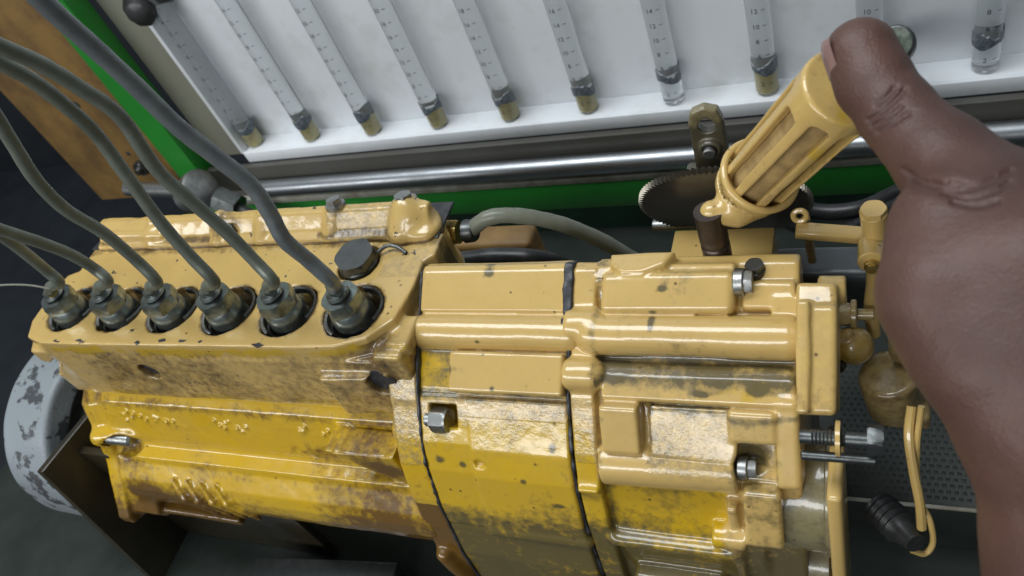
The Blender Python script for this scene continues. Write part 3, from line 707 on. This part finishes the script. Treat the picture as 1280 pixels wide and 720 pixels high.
#--- control group on the back: plate, disc, collar, shaft, upright
part('bracket_shelf',box((-77.5,203,-40),(-38,231,-14),.9),PAINT,pump)
V=[];F=[];nt_=95;Rc=34;cx,cy,cz=-58,239,-9.5; tilt=math.radians(24)
ns=nt_*2
for y,k in ((cy,0),(cy+2.6,1)):
    for i in range(ns):
        a=2*math.pi*i/ns; r=Rc if i%2 else Rc-2.0; V.append((cx+r*math.cos(a),cy-r*math.sin(a)*math.sin(tilt)+(y-cy)*math.cos(tilt),cz+r*math.sin(a)*math.cos(tilt)+(y-cy)*math.sin(tilt)))
F=[[i,(i+1)%ns,ns+(i+1)%ns,ns+i] for i in range(ns)]+[list(range(ns))[::-1],[ns+i for i in range(ns)]]
part('toothed_disc',(V,F),DISCM,pump,smooth=False,label='finely toothed dark steel disc')
part('control_shaft',revolve((-56,207.5,-16),(0,0,1),[(0,5.3),(18,5.3),(18.6,4.8),(20,4.8),(20.6,5.3),(35,5.3)],32),metal_mat('brown_steel',(.09,.07,.06),.35,.8,dirtamt=.4),pump,label='dark brown vertical shaft')
sb=np.array((-40,218,23.)); st=np.array((-8.8,200.2,72.)); sd=(st-sb)/np.linalg.norm(st-sb)
# collar with flared skirt
Kf=Field((-68,186,-4),(-16,245,44),.6)
kc_=sb+sd*2.0
Kf.add(s_cyl(kc_-sd*10,kc_+sd*1.2,12.0,.8,R2=13.7),0)
Kf.add(s_cap((-55,208.5,17.5),(-47,211,15),4.2,6),3)
Kf.sub(s_cyl(kc_-sd*6.5,kc_+sd*6,12.4,.5),.6)
Kf.rough(.5,8,2)
cast('collar',Kf,PAINT,pump,lambda X,Y,Z:.2+0*X,lambda X,Y,Z:.15+.25*(Z<12),lambda X,Y,Z:.1+0*X,label='ochre ring collar')
part('collar_bead',ringt(kc_+sd*1.4,sd,13.1,1.35,48,12),PAINT,pump)
Uf=Field((-76,226,-14),(-46,258,42),.6)
Uf.add(s_ext([(-68,-12),(-54,-12),(-53.5,29),(-55,34),(-60,36),(-65,34),(-66.5,29)],'y',244.5,249,1),0)
Uf.add(s_box((-63,247,-2),(9,5,6),1.5),2)
Uf.add(s_cyl((-60,242,17),(-60,250,17),4.4,.8),1)
Uf.sub(s_cyl((-60,236,27),(-60,256,27),3.0,.3),.5); Uf.sub(s_cyl((-60,236,17),(-60,244.5,17),2.6,.3),.5)
Uf.rough(.5,6,3)
cast('upright_lug',Uf,PAINTE,pump,None,lambda X,Y,Z:.85*band(Z,0,28,2),lambda X,Y,Z:.2+0*X,label='grimy drilled upright lug')
part('lug_pin',cyl((-60,240,17),(-60,246,17),2.4),STEEL,pump)
#--- linkage on the right
lv=np.array((-29.5,225.0,-8.7)); lw=np.array((-6.6,222.0,-12.7))
dl=lw-lv; Ld=np.linalg.norm(dl); ang=math.atan2(dl[2],dl[0])
part('link_bar',box((-Ld/2,-3.2,-1.7),(Ld/2,3.2,1.7),.6,2),PAINTC,pump); ob=pump.children[-1]
mlb=[o for o in pump.children if o.name.startswith('link_bar')][0]
me=mlb.data; cc=(lv+lw)/2
for v in me.vertices:
    q=np.array(v.co)/MM+np.array(pump['_o']); q=roty(-ang)@q+cc; v.co=(q-np.array(pump['_o']))*MM
part('link_eye',ringt(lv+np.array((1.5,2,4)),(0,-1,.3),2.3,1.1,20,8),PAINTC,pump)
part('link_rod',cyl(lv+np.array((3,5,0)),lv+np.array((4,6,-26)),1.7),PAINTD,pump)
part('pivot_boss',join(cyl((-2.2,219.0,-7.2),(-2.7,219.0,3.3),4.5),hexnut(np.array((-2.7,219.0,2.5)),(0,0,1),8,3)),PAINT,pump)
pv=np.array((-3.3,212.0,-10.6))
part('pivot_boss',join(cyl(pv+np.array((0,5,0)),pv+np.array((0,-5,1)),4.8)),PAINT,pump)
part('pivot_screw',join(cyl(pv+np.array((0,-4,0)),pv+np.array((0,-7,.5)),2.6),hexnut(pv+np.array((0,-6.6,.5)),(0,-1,.1),3.8,1.4)),BRASS,pump)
part('link_arm',sweep([pv,np.array((-2.9,209.0,-21.0)),np.array((-3.9,206.0,-33.5)),np.array((-3.2,203.0,-45.7))],2.6),PAINTC,pump)
cA=np.array((-22.6,240.0,-55.7))
cf=Field(cA-np.array((34,14,22)),cA+np.array((34,14,22)),.9)
cf.add(s_box(cA,(21,9,12),4),0); cf.add(s_cyl(cA+np.array((-2,-12,0)),cA+np.array((-2,5,0)),4,1),2); cf.add(s_cyl(cA+np.array((14,-9,-2)),cA+np.array((14,5,-2)),9,2),3)
cf.sub(s_cyl(cA+np.array((-6,-14,2)),cA+np.array((-6,14,2)),3,.5),1); cf.rough(1.2,8,4)
cast('idle_casting',cf,BLUEG,pump,label='dark grey oily casting')
nA=np.array((-12.7,200.0,-29.9))
part('stop_screw',join(hexnut(nA+np.array((-4,0,0)),(1,0,0),8,6),cyl(nA+np.array((2,0,0)),nA+np.array((4.2,0,0)),5.6),cyl(nA+np.array((4,0,0)),nA+np.array((10,0,0)),2.2)),PAINTD,pump,label='ochre stop screw with washer')
gB=np.array((-10.1,192.0,-38.3))
gf=Field(gB-np.array((14,14,14)),gB+np.array((14,14,14)),.6)
gf.add(s_ell(gB,(7.2,7,7.6)),0); gf.add(s_cyl(gB+np.array((-8,0,-1)),gB,4,1),1.5); gf.add(s_cap(gB+np.array((-5,-2,6)),gB+np.array((-1,-1,9)),1.6),1); gf.rough(.6,4,3)
cast('lever_hub',gf,PAINT,pump,lambda X,Y,Z:.45+0*X,lambda X,Y,Z:.3+0*X,lambda X,Y,Z:.4+0*X,label='rounded yellow lever hub')
part('hub_screw',hexnut(gB+np.array((-4,-6,-3)),(-.3,-1,.2),4,3),DARKST,pump)
part('hub_bracket',box(gB+np.array((-9,-3,-40)),gB+np.array((-6,4,-6)),.8),PAINTD,pump)
lA=np.array((5.6,185.0,-50.8))
lf=Field(lA-np.array((26,26,30)),lA+np.array((26,26,26)),.8)
lf.add(s_cyl(lA+np.array((-4,0,6)),lA+np.array((-1,0,-16)),10.5,2),0); lf.add(s_cyl(lA+np.array((2,6,10)),lA+np.array((2,6,24)),6,2),3); lf.add(s_box(lA+np.array((5,-6,-12)),(5,4,4),1.5),2); lf.rough(.6,8,4)
cast('solenoid_body',lf,PAINTD,pump,None,lambda X,Y,Z:.1+0*X,lambda X,Y,Z:.3+0*X,label='grimy ochre barrel under the hand')
#================================================================= slotted sleeve
sl=thing('slotted_sleeve','ochre slotted sleeve standing tilted in the ring collar with the thumb on its end','sleeve',tuple(sb))
Sf=Field((-62,176,8),(12,238,86),.5)
Sf.add(s_cyl(sb-sd*1.5,st,11.9,1.2,R2=12.7),0)
Sf.sub(s_cyl(sb-sd*4,st-sd*4,9.4,.5),.4)
a_,b_,_=frame(sd)
for k in range(8):
    an=2*math.pi*(k+.35)/8; e=a_*math.cos(an)+b_*math.sin(an); tn=-a_*math.sin(an)+b_*math.cos(an)
    R=np.stack([sd,e,tn],1)
    Sf.sub(s_box(sb+sd*26+e*12.2,(29 if k%3 else 25,4.2,2.9),2.4,R),.6)
Sf.rough(.35,9,5)
cast('slotted_shell',Sf,PAINT,sl,lambda X,Y,Z:.15+.25*(Y<200)*(X>-20),lambda X,Y,Z:.12+.2*vnoise(X,Y,Z,12,3),lambda X,Y,Z:.06+0*X)
part('inner_core',cyl(sb-sd*1,st-sd*5,9.2,n=40),dull_mat('tan_felt',(.42,.29,.12),(.27,.18,.075),.6,120),sl)
#================================================================= injection pipes
def rnum(P,i): return P[i]
PIPES=[
 ('rightmost thick grey steel pipe on the union beside the black hexagon plug',2.95,PIPEB,[(-189.0,163.0,34.3),(-192.0,162.5,47.2),(-194.2,161.2,59.4),(-194.8,163.5,70.1),(-196.1,165.4,82.1),(-200.6,164.5,96.4),(-204.7,162.9,111.0),(-207.2,161.7,127.9),(-208.6,159.6,143.3),(-209.1,157.3,155.0),(-209.4,155.1,168.0)]),
 ('second grey pipe from the right, leaving its union towards the upper left corner',2.6,PIPEM,[(-218.6,164.3,33.2),(-222.0,166.2,42.7),(-226.3,167.7,57.5),(-230.2,167.2,75.1),(-232.8,166.3,92.0),(-232.0,168.0,114.0),(-233.3,164.2,128.9),(-234.7,159.8,141.5),(-235.7,154.0,151.9),(-235.8,147.3,163.8)]),
 ('third grey pipe from the right, crossing the stained board in a straight run',2.6,PIPEM,[(-248.8,164.0,34.1),(-252.0,165.7,47.9),(-254.5,167.4,65.9),(-255.0,170.3,89.1),(-254.5,171.6,105.9),(-252.2,168.6,119.8),(-250.6,164.2,134.4),(-249.7,159.3,144.6),(-248.0,153.1,159.4)]),
 ('fourth pipe from the right, rising in front of the dark wall',2.55,PIPEM,[(-283.0,165.2,33.1),(-285.1,166.4,45.7),(-286.3,165.0,64.2),(-285.6,160.1,81.8),(-282.2,158.1,98.8),(-278.3,159.5,115.1),(-273.7,160.4,130.6),(-269.1,159.4,145.2)]),
 ('fifth pipe from the right, a low brownish grey arc',2.5,PIPEM,[(-312.3,165.1,33.8),(-313.9,165.8,41.6),(-314.5,163.2,53.8),(-314.3,157.6,67.2),(-313.4,149.8,82.8),(-311.4,142.3,97.8)]),
 ('leftmost short grey pipe, ending in the first union by the thin wire',2.6,PIPEM,[(-344.0,164.8,34.0),(-342.8,164.3,42.8),(-339.2,161.9,57.6),(-335.3,158.7,71.9),(-331.0,154.3,90.5)]),
]
for i,(lab,r,mat,P) in enumerate(PIPES):
    x=PX[i]; base=np.array((x,PY,15.5)); P=[np.array(p) for p in P]
    pts=[base,base+(P[0]-base)*.35+np.array((0,0,1.5))]+P[0:]
    d0=np.linalg.norm(P[0]-base)
    if d0<4: pts=[base]+P
    t=thing('injection_pipe','%s'%lab,'fuel pipe',tuple(base),'steel pipes screwed to the delivery unions')
    part('pipe',sweep(pts,r,18,8,.012),mat,t)
    part('flare_nut',revolve(base-np.array((0,0,1)),(P[0]-base),[(0,r*1.12),(3,r*1.1),(4,r*1.01)],20),NUTM if i<5 else BRASS,t)
# thin wire at far left
solo('thin_wire',sweep([(-364.4,149.7,49.2),(-358.6,156.0,42.8),(-354.3,159.9,37.6),(-350.3,162.4,32.3)],.45,8),CREAM,'thin pale wire reaching the first delivery union from the left edge','wire',(-358.6,156.0,42.8))
# hose on the cover end
hs=thing('leak_off_hose','smoky translucent hose pushed on a brass union at the right end of the gallery cover','hose',(-176,232,2))
h0=np.array((-190.3,232.0,-10.9)); h1=np.array((-172.1,232.0,-10.8))
part('elbow_nut',hexnut(h0-np.array((3,0,0)),(1,0,0),9,6),STEEL,hs)
part('brass_union',join(revolve(h0+np.array((2.5,0,0)),(1,0,0),[(0,4.5),(1,5.4),(2,4.4),(3,5.4),(4,4.4)],20),hexnut(h0+np.array((6.5,0,0)),(1,0,0),10,7)),BRASS,hs)
part('hose_clip',revolve(h1-np.array((1.5,0,0)),(1,0,0.05),[(0,5.5),(4,5.2),(5,4.6)],24),DARKST,hs)
part('hose',sweep([h1,np.array((-159.8,234.0,-4.7)),np.array((-147.3,238.0,-8.5)),np.array((-133.2,244.0,-20.5)),np.array((-119.9,250.0,-38.1)),np.array((-106.8,256.0,-60.9)),np.array((-92.0,262.0,-82.4))],3.6,18,10,.02),HOSEM,hs)
# things between pump and beam
solo('wooden_wedge',box((-214,268,-150),(-168,284,-58),3,3),BROWNB,'ochre brown wooden block standing behind the gallery cover end','block',(-205,296,-150))
solo('black_hose',sweep([(-260,262,-30),np.array((-222.5,262.0,-60.2)),np.array((-185.9,262.0,-60.2)),np.array((-165.8,262.0,-62.1)),np.array((-157.6,272.0,-78.5)),np.array((-157.8,290.0,-114.0))],4.6,16),BLACK,'black rubber hose lying between the gallery cover and the brown block','hose',(-200,262,-40))
solo('coiled_hose',join(sweep([(-59.3,345.0,-116.2),(-38.3,340.0,-127.9),(-17.1,336.0,-126.2),(4.8,334.0,-109.5),(27.9,330.0,-89.4)],5,16),sweep([(-62.8,350.0,-103.7),(-37.9,346.0,-118.6),(-13.0,344.0,-118.3),(10.6,342.0,-103.7),(35.5,340.0,-91.2)],4.6,16)),BLACK,'dark hose loops sagging behind the link bar near the hand','hose',(-20,340,-130))
solo('steel_pin',cyl((-93,250,-30),(-66,250,-30),2.6),STEEL,'short bright steel rod end left of the toothed disc','rod',(-80,250,-30))
#================================================================= lower left: drive coupling and bracket
cp=thing('drive_coupling','grey painted drive coupling disc with chipped edge at the lower left','coupling',(-470,175,-110))
cc=np.array((-446,186,-106.)); ax=np.array((1,0,0.))
Cf=Field((-500,112,-180),(-425,262,-32),1.1)
Cf.add(s_cyl((-486,178,-120),(-446,178,-120),62,4),0); Cf.sub(s_cyl((-453,178,-120),(-438,178,-120),46,2),1.5); Cf.rough(1.5,16,3)
cast('disc',Cf,GREYP,cp)
part('hub_ring',revolve((-456,178,-120),ax,[(0,44),(6,44),(7,38),(14,38),(16,33),(30,33)],48),DARKST,cp)
part('coupling_shaft',cyl((-450,178,-115),(-398,178,-115),21,n=36),DARKST,cp)
br=thing('mounting_bracket','oily olive brown angle bracket between the coupling and the pump flange','bracket',(-400,150,-150))
part('side_plate',prism([((-424.0,114.9,-67.5)[1],(-424.0,114.9,-67.5)[2]),((-424.0,169.8,-75.3)[1]+14,(-424.0,169.8,-75.3)[2]),(215,-60),(215,-185),(98,-185)],'x',-426,-421,.8),BRKT,br)
part('front_plate',prism([(-421,-80),(-398,-80),(-390,-92),(-360,-119),(-300,-119),(-300,-184),(-421,-184)],'y',134,139,.8),BRKT,br)
part('cleat',box((-335,92,-184.8),(-240,124,-160),2,2,rotz(.1)),DARKST,br)
# debris on the deck
fk=[]
for k in range(16):
    p=(random.uniform(-330,-190),random.uniform(60,130)); q=random.uniform(.6,1.8)
    fk.append(prism([(p[0]+q*math.cos(a)*random.uniform(.6,1.2),p[1]+q*math.sin(a)*random.uniform(.6,1.2)) for a in (0,1.2,2.5,3.9,5.1)],'z',-184.9,-184.2,0))
solo('paint_flakes',join(*fk),WHITE,'tiny pale paint flakes scattered on the dark deck under the pump','paint flakes',(-260,95,-185),kind='stuff')
#================================================================= lower right
gr=thing('perforated_tray','dark green perforated tray with a pale front edge at the lower right','tray',(20,230,-150))
ho=[]
gx0,gx1,gy0,gy1=-22,118,184,262
part('tray_sheet',box((gx0,gy0,-184.8),(gx1,gy1,-144),.8),DECK,gr)
part('front_edge',box((gx0,gy0-1.4,-144.4),(gx1,gy0+.2,-142.9),.4),CREAM,gr)
dm=[]
for i in range(44):
    for j in range(24):
        x=gx0+3+i*3.1+(j%2)*1.5; y=gy0+4+j*3.1
        dm.append(([(x-.9,y-.9,-143.98),(x+.9,y-.9,-143.98),(x+.9,y+.9,-143.98),(x-.9,y+.9,-143.98),(x,y,-143.55)],[[0,1,4],[1,2,4],[2,3,4],[3,0,4]]))
o=part('raised_dimples',join(*dm),DECK,gr,smooth=False); o['kind']='stuff'
cb=thing('wire_loop','ochre painted wire loop hanging from the barrel down to the black grip','wire',(9.6,150.0,-36.8))
part('wire',sweep([(8.9,168.0,-40.0),(7.9,160.0,-46.3),(9.4,152.0,-56.6),(11.4,146.0,-68.1),(12.1,142.0,-78.5)],1.7,10),PAINT,cb)
part('wire',sweep([(11.7,166.0,-36.6),(10.4,158.0,-50.5),(11.1,150.0,-70.0),(14.6,144.0,-75.6),(15.8,140.0,-84.9),(13.2,137.0,-88.4),(9.0,136.0,-84.7)],1.1,10),PAINT,cb)
gp=solo('black_grip',revolve((-1.9,153.5,-87.5),np.array((11.4,134.9,-79.5))-np.array((-1.9,153.5,-87.5)),[(0,4),(1,6.2)]+[(2+k*1.6,6.6 if k%2 else 5.4) for k in range(9)]+[(17,4.5),(22,3.5)],20),BLACK,'black ribbed rubber grip lying at the end of the wire loop','grip',(-1.9,153.5,-87.5))
#================================================================= hand
Hd=Field((-70,40,-90),(150,235,150),1.15)
def c(a,b,ra,rb,k=4.0): Hd.add(s_cap(a,b,ra,rb),k)
tip=np.array((-4.2,187.3,91.5)); 
c((-4.6,188.1,91.0),(-1.7,181.4,86.7),8.9,9.1,1)
c((-1.7,181.4,86.7),(3.3,173.4,83.0),9.1,9.2,2)
c((3.3,173.4,83.0),(12.5,159.3,79.1),9.2,10.4,2)
c((12.8,159.5,79.4),(23.1,142.2,74.3),10.6,15,2)
c((23.1,142.2,74.3),(35.1,123.2,67.9),15,19,4)
# pad of the thumb against the sleeve end
c((-5.9,192.3,84.8),(-3.7,189.2,77.1),6.5,6.0,4)
# fist: index finger folded, heel of the hand
c((13.8,137.9,77.3),(12.0,122.4,74.1),13.2,13.2,2)
c((12.0,122.4,74.1),(20.0,110.5,68.2),13.2,14,2)
c((19.0,138.9,73.3),(20.7,118.0,66.3),17,17,4)
c((21.1,118.6,66.9),(35.0,104.0,59.1),17,20,3)
c((27.8,126.4,74.3),(32.7,104.1,58.7),19,20,5)
c((35.7,106.1,55.8),(40.6,85.3,39.5),20,22,5)
c((40.6,85.3,39.5),(42.9,65.5,21.3),22,25,4)
# middle, ring and little finger folded behind (away from the lens)
for k,(u,v,r) in enumerate(((1182,330,222),(1196,380,240),(1214,430,256))):
    p=np.array((13.9,147.4,56.1)) if k==0 else (np.array((18.3,150.5,35.4)) if k==1 else np.array((23.6,150.7,15.9)))
    q=p+np.array((34,-4,8)); s=p+np.array((20,-18,-16))
    Hd.add(s_cap(p,q,9.6-k*.6,10),1.0); Hd.add(s_cap(p,s,9.2-k*.6,7.6),.6); Hd.add(s_cap(q,np.array((31.1,125.8,56.3)),10,16),6)
# creases
def crease(P,w,dp):
    P=spline([np.array(p) for p in P],4)
    for a,b in zip(P,P[1:]): Hd.sub(s_cap(a,b,w),dp)
SKD=0
crease([(5.0,150.2,85.0),(7.4,141.8,89.3),(10.5,137.9,91.2),(14.4,135.9,92.4)],.9,2.5)
# thumb nail bed
Hd.rough(.9,16,21); Hd.rough(.35,6,22)
m,nt,p=nodes('brown_skin')
n1=noise(nt,35,4); n2=noise(nt,500,4,.6)
cskin=mix(nt,ramp(nt,n1,.35,.7),(.066,.030,.022),(.102,.048,.035)); cskin=mix(nt,math_(nt,'MULTIPLY',ramp(nt,n2,.35,.8),.3),cskin,(.07,.038,.035))
cskin=mix(nt,math_(nt,'MULTIPLY',attr(nt,'crease'),.7),cskin,(.055,.028,.026))
nt.links.new(cskin,p.inputs['Base Color']); p.inputs['Roughness'].default_value=.52
p.inputs['Subsurface Weight'].default_value=.12; p.inputs['Subsurface Radius'].default_value=(.004,.0015,.0008); p.inputs['Subsurface Scale'].default_value=1
vo=N(nt,'ShaderNodeTexVoronoi',feature='DISTANCE_TO_EDGE'); vo.inputs['Scale'].default_value=900; nt.links.new(coords(nt),vo.inputs['Vector'])
b=bump(nt,vo.outputs['Distance'],.22,.0006); b=bump(nt,n2,.28,.0006,b); b=bump(nt,noise(nt,120,4,.6),.2,.0015,b); 
b=bump(nt,math_(nt,'SUBTRACT',1.0,attr(nt,'crease')),.9,.0012,b); nt.links.new(b,p.inputs['Normal'])
SKIN=m
v,f=Hd.mesh()
hand=solo('person',(v,f),SKIN,'bare brown hand with a closed fist, thumb pressed on the sleeve end','person',(60,140,20))
sm=hand.modifiers.new('s','SUBSURF'); sm.levels=1; sm.render_levels=1
dg=bpy.context.evaluated_depsgraph_get(); me2=bpy.data.meshes.new_from_object(hand.evaluated_get(dg)); hand.modifiers.clear(); hand.data=me2
co=np.empty(len(me2.vertices)*3,np.float32); me2.vertices.foreach_get('co',co); v=co.reshape(-1,3)/MM+np.array((60,140,20.))
# crease attribute: distance to a few wrinkle lines
lines=[[(-2.7,167.1,86.3),(0.1,165.8,89.4),(2.8,167.2,91.2),(4.8,168.6,93.1)],[(-2.0,166.3,85.2),(1.1,164.8,88.2),(4.1,166.2,90.0)],[(-0.7,164.6,84.7),(2.1,164.0,87.1),(5.5,165.2,88.8)],[(-0.9,167.0,90.9),(1.1,167.8,91.9),(2.8,169.0,93.5)],
 [(9.7,142.1,88.3),(13.8,136.9,90.5),(18.6,135.7,92.7),(22.9,137.1,94.9)],[(11.8,138.3,88.9),(15.7,135.6,89.4),(20.0,134.6,91.8),(22.9,135.6,93.3)],[(13.3,139.6,90.3),(16.7,137.2,91.2),(20.6,136.5,93.9)],[(13.6,136.8,87.5),(17.4,134.4,88.4),(20.7,133.2,90.5)],[(4.5,148.0,87.1),(7.5,142.5,88.6),(11.1,139.2,89.7),(15.3,137.5,91.2)]]
cpos=np.array((0,0,221.5)); cr=np.zeros(len(v))
for L in lines:
    P=spline([np.array(q) for q in L],10)
    pd=[(q-cpos)/np.linalg.norm(q-cpos) for q in P]
    vd=(v-cpos); rr=np.linalg.norm(vd,axis=1); vd=vd/rr[:,None]
    dm_=np.full(len(v),9.)
    for a in pd: dm_=np.minimum(dm_,np.linalg.norm(vd-a,axis=1)*rr)
    cr=np.maximum(cr,.42*np.exp(-(dm_/.7)**2))
nn_=np.empty(len(me2.vertices)*3,np.float32); me2.vertices.foreach_get('normal',nn_); nn_=nn_.reshape(-1,3)
me2.vertices.foreach_set('co',(co.reshape(-1,3)-nn_*cr[:,None]*.0006).astype(np.float32).ravel()); me2.update()
at=hand.data.attributes.new('crease','FLOAT','POINT'); at.data.foreach_set('value',cr.astype(np.float32))
# nail
nm,nnt,np_=nodes('nail'); np_.inputs['Base Color'].default_value=(.24,.145,.13,1); np_.inputs['Coat Weight'].default_value=.3; np_.inputs['Roughness'].default_value=.3
nc=np.array((-8.9,190.1,95.9)); nn=nc-np.array((-4.2,187.3,91.5)); 

toc=(np.array((0,0,221.5))-nc); toc/=np.linalg.norm(toc)

nl=s_ell(nc,(5.6,4.0,1.1))
tdir=np.array((-6.3,192.1,97.0))-np.array((-3.0,185.0,88.3)); tdir/=np.linalg.norm(tdir)
nrm=nc-np.array((-3.9,188.1,90.9)); nrm-=tdir*(nrm@tdir); nrm/=np.linalg.norm(nrm); sid=np.cross(nrm,tdir)
axp=np.array((-4.6,188.8,91.9))
V=[];F=[];nu,nv=10,10
NA=-.22 if sid@toc>0 else .22
for i in range(nu+1):
    for j in range(nv+1):
        t=(i/nu-.5)*9.5; a=NA+(j/nv-.5)*1.2*(1-.25*max(0,(i/nu-.6)))
        rr=math.sqrt(max(9.25**2-max(t-1.0,0)**2,4)) -(.0 if t<1 else .1)-.5*max(0,t-3)**2*.1
        V.append(axp+tdir*t+rr*(nrm*math.cos(a)+sid*math.sin(a)))
for i in range(nu):
    for j in range(nv): F.append([i*(nv+1)+j,(i+1)*(nv+1)+j,(i+1)*(nv+1)+j+1,i*(nv+1)+j+1])
hand['_o']=[60,140,20]
part('thumb_nail',(V,F),nm,hand)
for o in bpy.data.objects:
    if '_o' in o: del o['_o']
